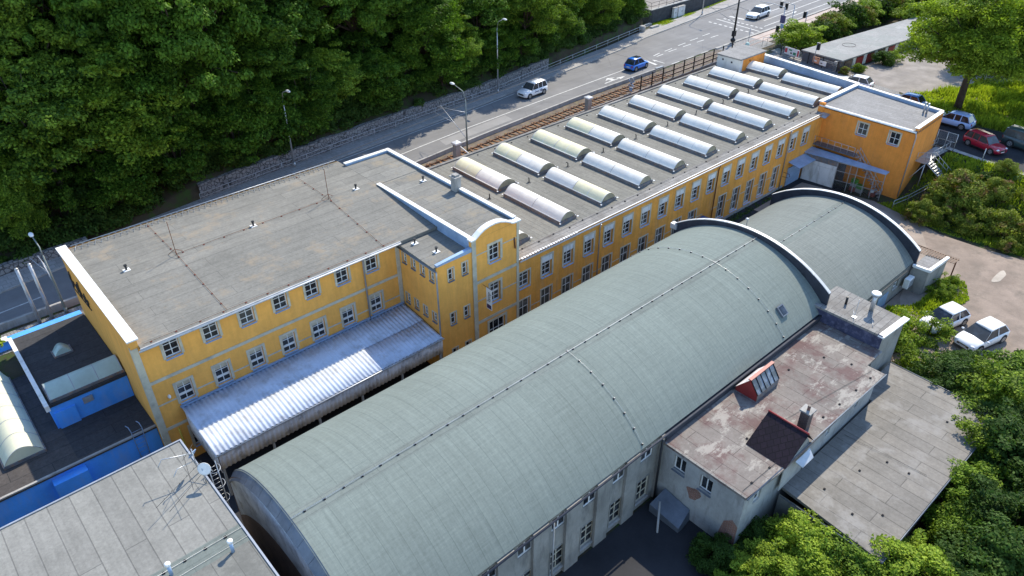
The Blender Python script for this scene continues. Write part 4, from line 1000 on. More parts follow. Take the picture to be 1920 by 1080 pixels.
# ------------------------------------------------------------------ annex with stained maroon roof
AB = thing('annex_building', 'peeling grey annex with stained maroon felt roof, glazed lantern and slate dormer', 'building', (36, 14.5, 0))
za = 4.8
rp = [(27.35,17.3),(27.35,11.7),(30.5,11.45),(42.9,11.45),(42.9,12.65),(45.05,12.65),(45.05,17.3)]
MB().prism(rp, za-.18, za).build('roof', M['felt_purple'], AB)
wx = make_window(.85, 1.15, 2, 1, .0, .2, tm='annex_wall', fm='frame', sill='darkzinc', bar=.07); wn = make_window(.5, .9, 1, 2, 0, .15, tm='annex_wall', sill=None)
ops = [(17.5-16.12-.42,17.5-16.12+.42,3.12,4.27),(17.5-14.25-.42,17.5-14.25+.42,3.0,4.15)]
b = facade(MB(), (27.5, 17.5), -90, 5.7, -1.2, za-.18, ops, .22)
ops2 = [(28.6-27.5,29.3-27.5,3.2,4.2),(36.6-27.5,37.1-27.5,3.1,4.3),(33.9-27.5,34.4-27.5,3.2,4.2),(40.2-27.5,40.7-27.5,3.2,4.3)]
facade(b, (27.5, 11.8), 0, 15.3, -1.5, za-.18, ops2, .2)
b.quad((42.8,11.8,-1),(42.8,12.8,-1),(42.8,12.8,za-.18),(42.8,11.8,za-.18)); b.build('wall', M['annex_wall'], AB)
for y, z in ((16.12,3.12),(14.25,3.0)): wx.place(AB, (27.5,y,z), rad(-90))
for a, c, e, f in ops2: wn.place(AB, (27.5+(a+c)/2, 11.8, e), 0, ((c-a)/.5,1,(f-e)/.9))
MB().add([(27.485,14.9+.45*math.cos(t)*(1+.3*math.sin(3*t)),2.25+.55*math.sin(t)*(1+.25*math.cos(2*t+1))) for t in [i*math.pi/9 for i in range(18)]], [list(range(18))[::-1]]).build('bare_brick_patch', M['redbrick'], AB)
MB().add([(27.483,y,z) for y,z in ((12.7,1.9),(12.2,2.4),(11.82,2.1),(11.8,-.6),(12.5,-.3),(12.9,.7))], [list(range(6))]).build('bare_brick_patch', M['redbrick'], AB)
b = MB().tube([(27.3,11.6,za-.02),(42.95,11.38,za-.02)], .05, 6); b.build('roof_edge', M['darkzinc'], AB)
MB().prism(stroke(27.36,17.2,27.36,11.7,.1), za, za+.03).build('front_edge', M['felt_edge'], AB)
# glazed lantern
LN = MB(); L0, L1, yf, yr, ybk = 34.35, 36.85, 15.65, 16.3, 17.15
LN.add([(x,y,z) for x in (L0,L1) for y,z in ((yf,za),(yf,za+.5),(yr,za+1.35),(ybk,za+.28),(ybk,za))], [(0,1,2,3,4),(9,8,7,6,5),(0,5,6,1),(3,8,9,4)])
ln = LN.build('roof_lantern', M['redsheet'], AB)
MB().add([(x,y,z) for x in (L0-.05,L1+.05) for y,z in ((yr,za+1.36),(ybk+.1,za+.2))], [(0,1,3,2)]).build('lantern_back', M['corr2'], ln)
MB().add([(x,y,z) for x in (L0+.02,L1-.02) for y,z in ((yf-.02,za+.48),(yr-.02,za+1.36))], [(0,2,3,1)]).build('pane', glassmat('lantern_glass', (.05,.06,.08), .2), ln)
b = MB()
for i in range(6): x = L0+.03+(L1-L0-.06)*i/5; b.tube([(x,yf-.04,za+.5),(x,yr-.04,za+1.38)], .028, 4)
b.build('glazing_bar', M['black'], ln); MB().box(L0-.06,L1+.06,yr-.1,yr+.12,za+1.36,za+1.43).build('ridge_cap', M['redsheet'], ln)
MB().box(L0+.02,L1-.02,yf-.03,yf-.003,za,za+.48).build('base_board', M['kerb'], ln)
# slate dormer
D = MB(); xl, xr_, xb = 30.75, 32.75, 33.75; y0, y1 = 11.5, 13.9
D.add([(x,y,z) for y in (y0+.1,y1-.1) for x,z in ((xl+.2,za),(xr_,za+1.3),(xb-.1,za+.15),(xb-.1,za))], [(0,1,2,3),(7,6,5,4)]); 
dm_ = D.build('roof_dormer', M['annex_wall'], AB); MB().box(xl+.3,xb-.2,y0+.05,y0+.1,2.6,za+.1).build('gable_wall', M['annex_wall'], dm_)
b = MB(); b.add([(xl,y0-.1,za+.03),(xl,y1+.1,za+.03),(xr_,y1+.1,za+1.4),(xr_,y0-.1,za+1.4),(xb+.1,y1+.1,za+.12),(xb+.1,y0-.1,za+.12)], [(0,3,2,1),(3,5,4,2)])
b.add([(xl,y0-.1,za-.04),(xr_,y0-.1,za+1.32),(xr_,y0-.1,za+1.4),(xl,y0-.1,za+.03)], [(0,1,2,3)]); b.build('slate', M['slate'], dm_)
MB().tube([(xr_,y0-.12,za+1.42),(xr_,y1+.12,za+1.42)], .06, 6).build('ridge_cap', M['redsheet'], dm_)
MB().add([(32.0,11.42,za-.3),(33.6,11.42,za-.3),(33.4,11.0,za-.6),(32.2,11.0,za-.6),(32.0,11.42,za-.36),(33.6,11.42,za-.36),(33.4,11.0,za-.66),(32.2,11.0,za-.66)], [(3,2,1,0),(4,5,6,7),(0,3,7,4),(1,5,6,2),(2,3,7,6)]).build('canopy', M['zinc'], AB)
b = MB().box(34.35,34.9,12.25,12.8,za,za+1.25); ch = b.build('chimney', M['dirtybrick'], AB)
MB().box(34.27,34.98,12.17,12.88,za+1.255,za+1.36).build('cap', M['concrete'], ch); MB().cyl(34.62,12.5,za+1.36,za+1.7,.1,n=8).build('chimney_pot', M['redbrick'], ch)
MB().tube([(27.6,12.1,za+.05),(31,12.0,za+.05),(34,13.6,za+.05),(42.5,12.2,za+.05)], .012, 4).build('lightning_conductor', M['wire'], AB)
for p in ((28.5,12.1),(30.2,12.05),(31.2,14.2),(33.2,14.4),(36.2,12.1),(38,12.0),(40,11.95),(41.8,11.9),(38.6,15.9),(41.5,15.0),(42.2,13.4)): lug.place(AB, (p[0],p[1],za))
# entrance hood on the annex front: dark tin canopy
b = MB().add([(27.45,16.8,1.15),(27.45,14.9,.85),(26.2,14.7,.35),(26.2,16.9,.6),(27.45,16.9,-.9),(26.2,16.9,-.9),(26.2,14.7,-.9),(27.45,14.7,-.9)], [(0,1,2,3),(3,2,6,5),(2,1,7,6),(0,3,5,4)]); b.build('tin_porch', M['darkzinc'], AB)
# leaning pipes in the courtyard
tag(MB().tube([(26.3,16.3,1.3),(24.9,15.2,-.7)], .07, 8).build('iron_pipe', M['concrete'], at=(25.6,15.7,-.7)), 'rusty pipe leaning against the annex corner above the dark courtyard', 'pipe')
tag(MB().tube([(25.9,15.4,-.62),(27.2,12.3,-.75)], .07, 8).build('iron_pipe', M['concrete'], at=(26.5,13.8,-.7)), 'rusty pipe lying flat on the dark courtyard ground', 'pipe')
tag(MB().prism([(17.7,14.6),(18.4,13.7),(19.4,14.4),(18.7,15.3)], -.3, 1.3).build('utility_box', M['whitewall'], at=(18.5,14.5,-.3)), 'pale box poking up at the bottom edge of the courtyard', 'box')
# ------------------------------------------------------------------ raised block with flue
CB = thing('parapet_block', 'raised grey flat-roofed block with white end coping and metal flue between hall and annex', 'building', (46.5, 15.5, 0))
MB().prism([(45.1,13.1),(48.4,12.9),(48.7,17.4),(45.1,17.9)], -.3, 5.62).build('wall', M['grey_render'], CB)
MB().prism([(45.15,13.2),(48.35,13.0),(48.7,18.2),(45.15,18.3)], 5.62, 5.78).build('roof', M['felt_edge'], CB)
MB().box(45.02,45.095,12.95,17.9,4.83,5.95).build('parapet', mat('blue_bitumen', (.055,.06,.11), .8, .35, 1.5, 8, stain=(.14,.14,.2), stain_amt=.4), CB); MB().prism(stroke(45.0,13.06,48.45,12.86,.42), 5.78, 5.9).build('end_coping', M['white'], CB); MB().box(44.98,45.35,13.3,18.0,5.8,5.97).build('parapet_coping', M['felt_edge'], CB)
b = MB().cyl(47.6,15.0,5.78,7.2,.16,n=12).cyl(47.6,15.0,7.0,7.06,.24,n=12); b.build('flue', M['steel'], CB); MB().cyl(47.6,15.0,7.22,7.3,.36,.3,n=14).build('flue_cap', M['white'], CB)
MB().cyl(47.0,16.6,5.78,6.4,.09,n=8).build('vent_pipe', M['black'], CB)
an = thing('roof_antenna', 'thin antenna mast standing on the raised grey block beside the flue', 'antenna', (45.9,15.4,5.78))
MB().tube([(45.9,15.4,5.78),(45.9,15.4,7.3)], .018, 5).build('mast', M['zinc'], an); b = MB()
for k in range(4): b.tube([(45.9-.25,15.4,6.0+.06*k),(45.9+.25,15.4+.1*k,6.0+.06*k)], .012, 4)
b.box(45.75,46.05,15.25,15.55,5.78,5.83); b.build('element', M['zinc'], an)
MB().tube([(47.5,14.9,5.83),(46.9,14.6,5.82),(46.2,14.2,5.82),(45.6,13.9,5.82)], .016, 4).build('cable', M['steel'], CB)
# ------------------------------------------------------------------ low shed with wide pale roof
SB = thing('low_shed', 'low shed with a wide pale grey felt roof among the trees behind the annex', 'building', (40, 8.5, 0))
za2 = 2.3
MB().prism([(31.8,11.65),(31.2,5.3),(47.6,5.3),(47.75,12.7),(42.95,12.6),(42.95,11.65)], 2.1, 2.3).build('roof', M['felt_shed'], SB)
b = MB(); pts = [(31.5,11.6),(31.5,5.6),(47.3,5.6),(47.4,12.5)]
for a, c in zip(pts, pts[1:]): b.quad((*a,-2.5),(*c,-2.5),(*c,2.0),(*a,2.0))
b.build('wall', M['grey_render'], SB)
b = MB().tube([(31.15,11.4,2.26),(31.15,5.25,2.26),(47.68,5.22,2.3),(47.8,12.7,2.3)], .045, 5); b.build('edge_trim', M['darkzinc'], SB)
for p in ((33.5,9.9),(36.4,9.2),(38.3,8.4),(38.4,7.1),(33.0,7.9),(34.2,6.7),(44.6,7.4)): lug.place(SB, (p[0],p[1],2.3))
MB().tube([(38.5,11.3,2.36),(38.75,9,2.36),(39.0,6.3,2.36)], .012, 4).build('lightning_conductor', M['wire'], SB)
# ------------------------------------------------------------------ big flat roof bottom left
QB = thing('flat_roof_building', 'building with a big pale grey flat felt roof in front of the blue walls', 'building', (0, 25, 0))
qz = 7.8
MB().box(-40,5.57,6,33.1,qz-.25,qz).build('roof', M['felt_low'], QB)
MB().box(-40,5.45,6.2,33.0,-.3,qz-.25).build('wall', M['grey_render'], QB)
MB().add([(-40,24.7,qz+.004),(5.57,24.7,qz+.004),(5.57,25.9,qz+.004),(-40,25.9,qz+.004)], [(0,1,2,3)]).build('felt_strip', M['felt_band'], QB)
MB().add([(-40,12,qz+.003),(5.57,12,qz+.003),(5.57,24.69,qz+.003),(-40,24.69,qz+.003)], [(0,1,2,3)]).build('weathered_felt', felt('weathered_roof_felt', (.19,.19,.172), (.175,.175,.16), (.12,.12,.11), .91, 9.0, rad(90), stain=(.12,.12,.11), stain_amt=.3), QB)
MB().box(5.57,5.66,6,33.15,qz-.2,qz+.06).box(-40,5.66,33.15,33.24,qz-.2,qz+.05).build('roof_edge', M['zinc'], QB)
def make_pipe():
    o = MB().cyl(0,0,0,.72,.08,n=12).build('vent_pipe', M['bluezinc']); MB().cyl(0,0,.68,.8,.13,.12,n=14).ball((0,0,.8),.14,.14,.05,14,4).build('cap', M['white'], o); return o
vp = Kind(make_pipe); vp.place(QB, (4.68,24.6,qz)); vp.place(QB, (2.11,25.3,qz))
MB().tube([(-20,25.6,qz+.06),(5.57,25.6,qz+.06)], .015, 4).tube([(-20,24.95,qz+.05),(5.57,24.95,qz+.05)], .011, 4).build('lightning_conductor', M['steel'], QB)
for i in range(9): lug.place(QB, (4.75-.96*i, 25.6, qz))
# mast with dishes and aerials
AM = thing('antenna_mast', 'mast with two round dishes and long aerials on the big flat roof edge', 'antenna', (5.45, 29.6, qz))
b = MB().tube([(5.45,30.3,qz),(5.45,30.3,qz+1.7)], .032, 6).tube([(5.45,29.4,qz),(5.45,29.4,qz+1.0)], .028, 6); b.build('mast', M['steel'], AM)
def dish(c, r, d, m=M['dish']):
    d = Vector(d).normalized(); a = d.cross(Vector((0,0,1))).normalized(); e = a.cross(d); c = Vector(c); rings = []
    for j in range(5):
        t = j/4; rings.append([tuple(c+d*(.16*r*2*(t*t))+(a*math.cos(k*math.pi/9)+e*math.sin(k*math.pi/9))*r*max(t,.02)) for k in range(18)])
    rings.append([tuple(Vector(p)-d*.03) for p in rings[-1]]); return MB().loft(rings, 0, True).build('dish', m, AM)
dish((5.6,29.4,qz+.95), .34, (-.6,-.7,.35)); dish((5.5,30.45,qz+1.15), .28, (-.35,.6,.4), M['bluezinc'])
b = MB().tube([(5.45,30.3,qz+1.4),(4.1,30.7,qz+1.6),(3.8,30.5,qz+1.4)], .026, 5).tube([(5.45,30.3,qz+.9),(4.5,30.0,qz+1.2),(4.2,29.8,qz+1.0)], .026, 5).tube([(5.45,30.3,qz+.7),(5.9,29.4,qz+.55)], .018, 5); b.build('arm', M['steel'], AM)
b = MB(); b.tube([(5.65,30.1,qz+.8),(2.9,28.7,qz+.8)], .015, 4).tube([(5.65,29.6,qz+.65),(3.3,28.2,qz+.65)], .015, 4).tube([(5.1,30.7,qz+1.4),(4.6,28.3,qz+1.1)], .012, 4).tube([(5.65,30.6,qz+1.7),(4.8,29.6,qz+1.9)], .012, 4)
for i in range(6): t = i/6; b.tube([(5.65-2.75*t,30.1-1.4*t,qz+.8),(5.67-2.75*t,30.1-1.4*t,qz+.9)], .01, 4)
b.build('aerial', M['wire'], AM)
LD = thing('caged_ladder', 'pale steel ladder with safety hoops in the gap between flat roof and vaulted hall', 'ladder', (6.1, 29.8, 0))
b = MB().tube([(5.85,29.9,0),(5.85,29.9,8.4)], .028, 5).tube([(6.25,29.9,0),(6.25,29.9,8.4)], .028, 5)
for i in range(27): b.tube([(5.85,29.9,.3+.3*i),(6.25,29.9,.3+.3*i)], .014, 4)
b.build('ladder_rungs', M['steel'], LD)
for z in (6.0,7.1,8.2): MB().tube([(6.05+.3*math.cos(t),29.65-.36*math.sin(t),z) for t in [-.6+(math.pi+1.2)*i/14 for i in range(15)]], .014, 5).build('hoop', M['zinc'], LD)
# ------------------------------------------------------------------ blue building
BB = thing('blue_building', 'low bright blue building with dark flat roofs and barrel skylights beside the street', 'building', (0, 48, 0))
MB().box(-40,5.88,41.0,54.2,-.3,2.85).build('wall', M['blue'], BB); MB().box(-.4,1.5,40.4,40.99,-.3,2.6).build('wall_pier', M['blue'], BB)
MB().box(-40,5.88,40.9,54.3,2.86,3.0).build('roof', M['felt_brown'], BB)
MB().add([(1.3,41.3,3.004),(5.85,41.3,3.004),(5.85,44.8,3.004),(1.3,44.8,3.004)], [(0,1,2,3)]).build('felt_patch', M['felt_dark'], BB)
MB().box(-40,5.88,40.86,41.02,3.005,3.1).build('roof_edge', M['concrete'], BB)
MB().box(1.15,5.87,44.85,53.7,3.0,4.8).build('upper_wall', M['blue'], BB); MB().box(1.3,2.5,44.7,44.845,3.0,4.3).build('wall_panel', M['blue'], BB)
MB().box(1.1,5.87,44.75,53.8,4.805,5.0).build('upper_roof', M['felt_dark'], BB)
MB().box(.95,1.2,44.6,53.9,4.7,5.12).build('parapet_coping', M['white'], BB)
MB().box(3.0,3.6,44.75,44.84,4.05,4.5).box(3.12,3.48,44.73,44.76,4.15,4.4).build('wall_hatch', M['zinc'], BB)
MB().box(-40,5.85,54.4,54.9,-.3,4.55).build('rear_wall', M['blue'], BB); MB().box(-40,5.85,54.35,54.95,4.555,4.66).build('rear_coping', M['blue'], BB); MB().box(-40,1.0,54.3,55.0,4.67,4.72).build('pale_strip', M['white'], BB)
def make_side(w, L, m, rz, h, nb):
    o = MB(); n_ = 16; prof = [(-w/2+w*i/n_, .18+h*math.sin(math.pi*i/n_)**.85) for i in range(n_+1)]
    k = MB().box(-w/2-.08,w/2+.08,-.06,L+.06,0,.18).build('skylight', M['kerb'])
    MB().loft([[(x,0,z) for x,z in prof],[(x,L,z) for x,z in prof]], 0, True, False, False).build('dome', M[m], k)
    for i in range(nb+1): y = (L-.06)*i/nb; MB().loft([[(x,y,z+.012) for x,z in prof],[(x,y+.05,z+.012) for x,z in prof]], 0, True, False, False).build('clamp_strip', M['zinc'], k)
    for y, s in ((.03,0),(L-.03,1)): MB().add([(x,y,z-.02) for x,z in prof], [list(range(n_+1))[::(1,-1)[s]]]).build('end_cap', M['dome_c'], k)
    k.parent = BB; k.rotation_euler = (0,0,rz); return k
k = make_side(2.2, 9.6, 'dome_c', 0, .85, 6); k.location = Vector((-1.1,43.3,3.005))-Vector(org(BB))
k = make_side(1.6, 4.4, 'dome_g', rad(-90), .72, 3); k.location = Vector((1.4,45.8,5.005))-Vector(org(BB))
k = MB().box(-.6,.6,-.45,.45,0,.12).build('skylight', M['kerb'], None, at=(0,0,0)); k.parent = BB; k.location = Vector((3.4,49.9,5.005))-Vector(org(BB))
d = MB(); pr = [(-.5+i/10, .12+.45*math.sin(math.pi*i/10)) for i in range(11)]; d.loft([[(x,-.38,z) for x,z in pr],[(x,.38,z) for x,z in pr]], 0, True, False, True); W['x']=0; d.build('dome', M['dome_g'], k)
LA = thing('roof_ladder', 'slim pale ladder with curved tops leaning on the bright blue wall', 'ladder', (4.7,40.8,1))
b = MB()
for x0, x1 in ((4.45,4.42),(4.95,5.08)): b.tube([(x0,40.85,.3),(x1,40.85,3.5),(x1-.05,40.95,3.85),(x1-.12,41.3,3.75)], .028, 5)
b.build('stile', M['bluezinc'], LA); b = MB()
for i in range(9): b.tube([(4.45,40.85,.6+.35*i),(5.0,40.85,.6+.35*i)], .016, 4)
b.build('rung', M['bluezinc'], LA)
# ------------------------------------------------------------------ stone wall, rails, fences, poles
def poly_wall(name, m, xs, base, h, th, label, cat, z0=3.4, var=0):
    b = MB(); r = []
    for i, x in enumerate(xs):
        y = interp(base, x); hh = h(x) if callable(h) else h; zt = 4+hh+(R.uniform(-var,var) if var else 0)
        r.append([(x,y,z0),(x,y,zt),(x,y+th,zt),(x,y+th,z0)])
    b.loft(r, 0, False); return tag(b.build(name, m, at=(xs[len(xs)//2], interp(base,xs[len(xs)//2]), 4)), label, cat)
poly_wall('stone_wall', M['rubble'], [20.3+1.1*i for i in range(48)], WALLB, 1.55, .5, 'long stone retaining wall between the sidewalk and the wooded hillside', 'wall', var=.06)
tag(MB().box(1.5,9.5,65.2,65.7,3.4,4.9).build('stone_wall', M['rubble'], at=(5.5,65.4,4)), 'short low stone wall piece under the trees at the left end of the street', 'wall')
GR = thing('guard_rail', 'long pale handrail on posts along the sidewalk below the stone wall', 'railing', (50, 70, 4.1))
pts = [(x, interp(WALLB,x)-.55, 4.95) for x in range(20, 99, 3)]
MB().tube(pts, .03, 5).tube([(x,y,z-.4) for x,y,z in pts], .025, 5).build('rail', M['steel'], GR)
def mk_rp(): return MB().tube([(0,0,0),(0,0,.85)], .03, 5).build('post', M['steel'])
rp_ = Kind(mk_rp)
for x,y,z in pts: rp_.place(GR, (x,y,4.1))
# railway track beside the road
TK = thing('railway_track', 'single rusty railway track with brown sleepers between the factory roof and the road', 'track', (62, 59.5, 3.97))
RA = [(20,57.9),(46.4,59.1),(66.4,60.45),(76.7,60.95),(97,61.5)]; RB = [(20,56.9),(45.6,58.05),(65.1,59.3),(75.6,59.9),(97,60.45)]
for t in (RA, RB):
    b = MB(); b.loft([[(x,interp(t,x)-.045,3.98),(x,interp(t,x)-.03,4.14),(x,interp(t,x)+.03,4.14),(x,interp(t,x)+.045,3.98)] for x in [20+3.5*i for i in range(23)]], 0, False); b.build('rail', mat('worn_rail', (.17,.10,.07), .5, .3, 3, 9, metal=.4), TK)
def mk_sl(): return MB().box(-.11,.11,-.95,.95,0,.07).build('sleeper', mat('orange_brown_sleeper', (.27,.135,.06), .9, .5, 1.5, 9, stain=(.12,.095,.075), stain_amt=.7))
sl = Kind(mk_sl)
for i in range(62):
    x = 38+i*.72; sl.place(TK, (x, (interp(RA,x)+interp(RB,x))/2, 3.985), rad(3+R.uniform(-3,3)+ (14 if i%2 else -8)))
tr = MB()
for y0 in (60.6, 61.75):
    tr.loft([[(x,y0+(x-104)*.033-.05,3.98),(x,y0+(x-104)*.033-.05,4.01),(x,y0+(x-104)*.033+.05,4.01),(x,y0+(x-104)*.033+.05,3.98)] for x in (97,106,150,240)], 0, False)
tag(tr.build('tram_rail', mat('rusty_tram_rail', (.26,.13,.09), .5, .2), at=(120,61.5,4)), 'pair of tram rails set flush in pinkish concrete beyond the crossing', 'track')
b = MB(); b.loft([[(x,interp(NEAR,x)-.42,3.8),(x,interp(NEAR,x)-.42,4.42),(x,interp(NEAR,x)-.2,4.42),(x,interp(NEAR,x)-.2,3.8)] for x in [10+4*i for i in range(19)]], 0, False)
tag(b.build('concrete_barrier', M['concrete'], at=(48,60.7,4)), 'long low concrete barrier between the railway track and the road', 'barrier')
b = MB(); b.loft([[(x,57.0+.02*(x-20),3.8),(x,57.0+.02*(x-20),4.5),(x,57.2+.02*(x-20),4.5),(x,57.2+.02*(x-20),3.8)] for x in [60+4*i for i in range(9)]], 0, False)
tag(b.build('track_kerb', M['kerb'], at=(75,57.9,4)), 'low dark edging wall between the railway track and the factory roof', 'wall')
tag(MB().box(-8,7.5,57.05,57.3,3.9,4.55).build('concrete_barrier', M['concrete'], at=(0,57.2,4)), 'low concrete barrier along the street beside the flagpoles at the left', 'barrier')
FN = thing('lattice_fence', 'dark steel fence with wire rails between the track and the far skylights', 'fence', (84, 58.4, 4))
def mk_fp(): return MB().box(-.06,.06,-.06,.06,0,2.35).build('post', M['black'])
fp = Kind(mk_fp)
for i in range(10): fp.place(FN, (73.9+2.3*i, 58.2+.03*i*2.3, 3.97))
b = MB()
for k in range(8): b.tube([(73.9,58.2,4.2+.27*k),(94.6,58.82,4.2+.27*k)], .018 if k not in (0,7) else .03, 4)
b.build('wire_rail', M['darkzinc'], FN)
def mk_pillar():
    o = MB().box(-.28,.28,-.28,.28,0,2.75).build('concrete_pillar', M['concrete']); MB().add([(x*.38,y*.38,2.755) for x,y in ((-1,-1),(1,-1),(1,1),(-1,1))]+[(x*.38,y*.38,2.92) for x,y in ((-1,-1),(1,-1),(1,1),(-1,1))]+[(0,0,3.1)], [(3,2,1,0),(0,1,5,4),(1,2,6,5),(2,3,7,6),(3,0,4,7),(4,5,8),(5,6,8),(6,7,8),(7,4,8)]).build('cap', M['whitewall'], o); return tag(o, cat='pillar')
pk = Kind(mk_pillar)
pk.place(None, (42.7,56.3,4), label='pale concrete pillar beside the nearest yellowed skylight', group='concrete pillars along the track')
pk.place(None, (62.1,56.3,4), label='pale concrete pillar between the track and the middle of the skylight rows', group='concrete pillars along the track')
tag(MB().tube([(42.9,56.3,6.6),(43.6,55.2,5.6),(44.4,54.0,4.6)], .06, 6).build('pillar_strut', M['white'], at=(43.6,55.2,4)), 'white slanting strut against the concrete pillar near the yellow building', 'strut')
# street lamps
def mk_lamp(h, arm, m):
    def f():
        o = MB().tube([(0,0,0),(0,0,h*.5),(0,0,h*.86)], .1, 8, r2=.06).tube([(0,0,h*.86),(.02*arm,arm*.2,h*.95),(.0,arm*.9,h)], .045, 6).build('street_lamp', m)
        MB().ball((0,arm*.9+.28*(1 if arm>0 else -1),h+.03), .17, .38, .12, 12, 6).build('lamp_head', M['dish'], o); MB().cyl(0,0,0,.5,.13,n=8).build('base', m, o); return tag(o, cat='street lamp')
    return Kind(f)
mk_lamp(8.4, -1.4, M['steel']).place(None, (30.4,67.9,4.1), label='tall thin street lamp in front of the trees at the stone wall', group='street lamps')
mk_lamp(9.4, -1.3, M['steel']).place(None, (60.4,70.35,4.1), label='street lamp behind the white car with stripes, against the wood', group='street lamps')
l3 = mk_lamp(7.4, 2.0, M['pole']).place(None, (45.4,58.0,3.97), label='street lamp with tram wire brackets standing beside the track behind the skylights', group='street lamps')
MB().tube([(0,0,4.9),(-.2,4.6,4.3)], .035, 5).tube([(0,0,2.0),(0,4.4,4.5)], .03, 5).tube([(0,4.0,4.3),(0,5.4,3.6)], .03, 5).tube([(0,2.2,3.2),(0,5.6,3.4)], .025, 4).build('wire_bracket', M['zinc'], l3)
l4 = mk_lamp(5.9, 1.9, M['pole']).place(None, (5.15,56.4,3.97), label='dark green street lamp with white round head beside the blue building', group='street lamps')
MB().tube([(0,0,2.4),(-.1,2.0,4.2)], .045, 5).tube([(0,.9,3.1),(-.6,2.3,4.0)], .035, 5).tube([(0,0,3.7),(-.2,1.3,4.5)], .03, 5).build('wire_bracket', M['zinc'], l4)
mk_lamp(8.5, -2.6, M['steel']).place(None, (111.4,76.1,4.1), label='street lamp on the grass strip in front of the dark brick wall', group='street lamps')
def mk_flag(): return tag(MB().cyl(0,0,0,4.7,.13,.12,10).ball((0,0,4.72),.14,.14,.1,8,4).build('flagpole', M['steel']), cat='flagpole')
fg = Kind(mk_flag)
fg.place(None, (4.15,56.4,3.97), label='bare steel flagpole next to the dark green street lamp', group='flagpoles by the blue building'); fg.place(None, (3.3,56.35,3.97), label='bare steel flagpole farther from the dark green street lamp', group='flagpoles by the blue building')
CPO = thing('catenary_pole', 'tall dark tram wire pole standing behind the roof stair head', 'pole', (101.2, 63.0, 4))
MB().tube([(101.2,63,4),(101.2,63,13.5)], .16, 8, r2=.11).build('shaft', M['black'], CPO); MB().ball((101.2,63,4.5),.4,.4,.35,10,5).box(100.9,101.5,62.8,63.2,5.1,5.9).build('switch_box', M['black'], CPO)
b = MB().tube([(101.2,63,9.4),(99.5,60.2,9.6)], .03, 5).tube([(101.2,63,7.0),(98.9,66.5,9.2)], .03, 5).tube([(101.2,63,9.0),(100.2,68.5,8.4)], .03, 5).tube([(101.2,63,7.5),(103.8,66.5,8.7)], .025, 5).tube([(98.9,66.5,9.2),(103.8,66.5,8.7)], .02, 4); b.build('wire_bracket', M['darkzinc'], CPO)
tag(MB().tube([(-40,58.7,8.6),(5,58.6,7.9),(20.3,58.7,7.5),(45.4,60.6,8.4),(70,62,9.0),(101.2,63.4,9.3)], .02, 4).build('tram_wire', M['wire'], at=(30,59,8)), 'thin overhead tram wire along the track', 'wire')
# railway crossing sign cluster
SG = thing('crossing_sign', 'cluster of pale crossing signs on a post between the rails and the dark fence', 'sign', (72.2, 58.3, 4))
b = MB().tube([(72.2,58.3,3.95),(72.2,58.3,6.2)], .05, 6); b.build('post', M['zinc'], SG)
b = MB(); 
for a in (.7,-.7): b.add([(72.14-abs(u)*.0,58.3+u*math.cos(a)-v*math.sin(a),5.7+u*math.sin(a)+v*math.cos(a)) for u,v in ((-.6,-.07),(.6,-.07),(.6,.07),(-.6,.07))]+[(72.1,58.3+u*math.cos(a)-v*math.sin(a),5.7+u*math.sin(a)+v*math.cos(a)) for u,v in ((-.6,-.07),(.6,-.07),(.6,.07),(-.6,.07))], [(0,1,2,3),(7,6,5,4),(0,4,5,1),(1,5,6,2),(2,6,7,3),(3,7,4,0)])
b.build('cross_board', M['bluezinc'], SG); MB().tube([(72.13,58.3,6.15),(72.07,58.3,6.15)], .3, 14).build('round_back', M['zinc'], SG); MB().box(72.05,72.13,58.05,58.55,4.7,5.2).build('sign_board', M['bluezinc'], SG)
tag(MB().box(83.0,84.6,62.85,63.25,4.0,4.12).build('drain_cover', M['darkzinc'], at=(83.8,63,4)), 'dark grid at the road edge ahead of the blue car', 'drain')
# dark brick garden wall with fence and cabinets
BW = thing('brick_garden_wall', 'dark brick garden wall with rail fence on top behind the mown grass strip', 'wall', (112, 79, 4))
b = MB().prism(stroke(100.7,78.75,115,79.05,.5), 3.6, 6.1).prism(stroke(115,79.05,150,84.2,.5), 3.6, 6.102).prism(stroke(100.75,78.5,104.6,94,.5), 3.6, 6.097); b.build('masonry', M['darkstone'], BW)
b = MB()
for a, c, n_ in (((100.8,78.75,6.1),(115,79.05,6.1),7),((115,79.05,6.1),(140,82.7,6.1),10),((100.8,78.75,6.1),(104.5,93,6.1),6)): rail(b, [a,c], 1.1, n_, .03)
b.build('fence', M['black'], BW); MB().prism(stroke(100.6,78.75,115,79.05,.62), 6.105, 6.17).build('coping', M['concrete'], BW)
for x, w, l in ((106.45,.85,'narrower pale utility cabinet against the dark brick wall'),(108.1,1.7,'wider pale utility cabinet against the dark brick wall')):
    o = MB().box(x-w/2,x+w/2,77.95,78.4,4.0,5.65).build('utility_cabinet', M['whitewall'], at=(x,78.1,4)); tag(o, l, 'cabinet', 'utility cabinets'); MB().box(x-w/2-.04,x+w/2+.04,77.9,78.42,5.655,5.73).build('lid', M['concrete'], o); MB().box(x-.02,x+.1,77.92,77.945,4.8,5.0).build('handle', M['black'], o)
for x, y, l, s in ((99.4,78.0,'flat pale concrete slab nearest the garden wall corner',(1.5,.45,.25)),(99.2,76.5,'flat pale concrete slab beside the sidewalk edge',(1.9,.5,.28)),(96.0,76.4,'round pale concrete ring beside the trees and sidewalk',None)):
    if s: o = MB().box(x-s[0]/2,x+s[0]/2,y-s[1]/2,y+s[1]/2,4.0,4.0+s[2]+.1).build('concrete_block', M['concrete'], at=(x,y,4), bevel=.03)
    else: o = MB().cyl(x,y,4.0,4.9,.5,n=16).cyl(x,y,4.9,4.95,.42,n=16).build('concrete_block', M['concrete'], at=(x,y,4))
    tag(o, l, 'concrete block')
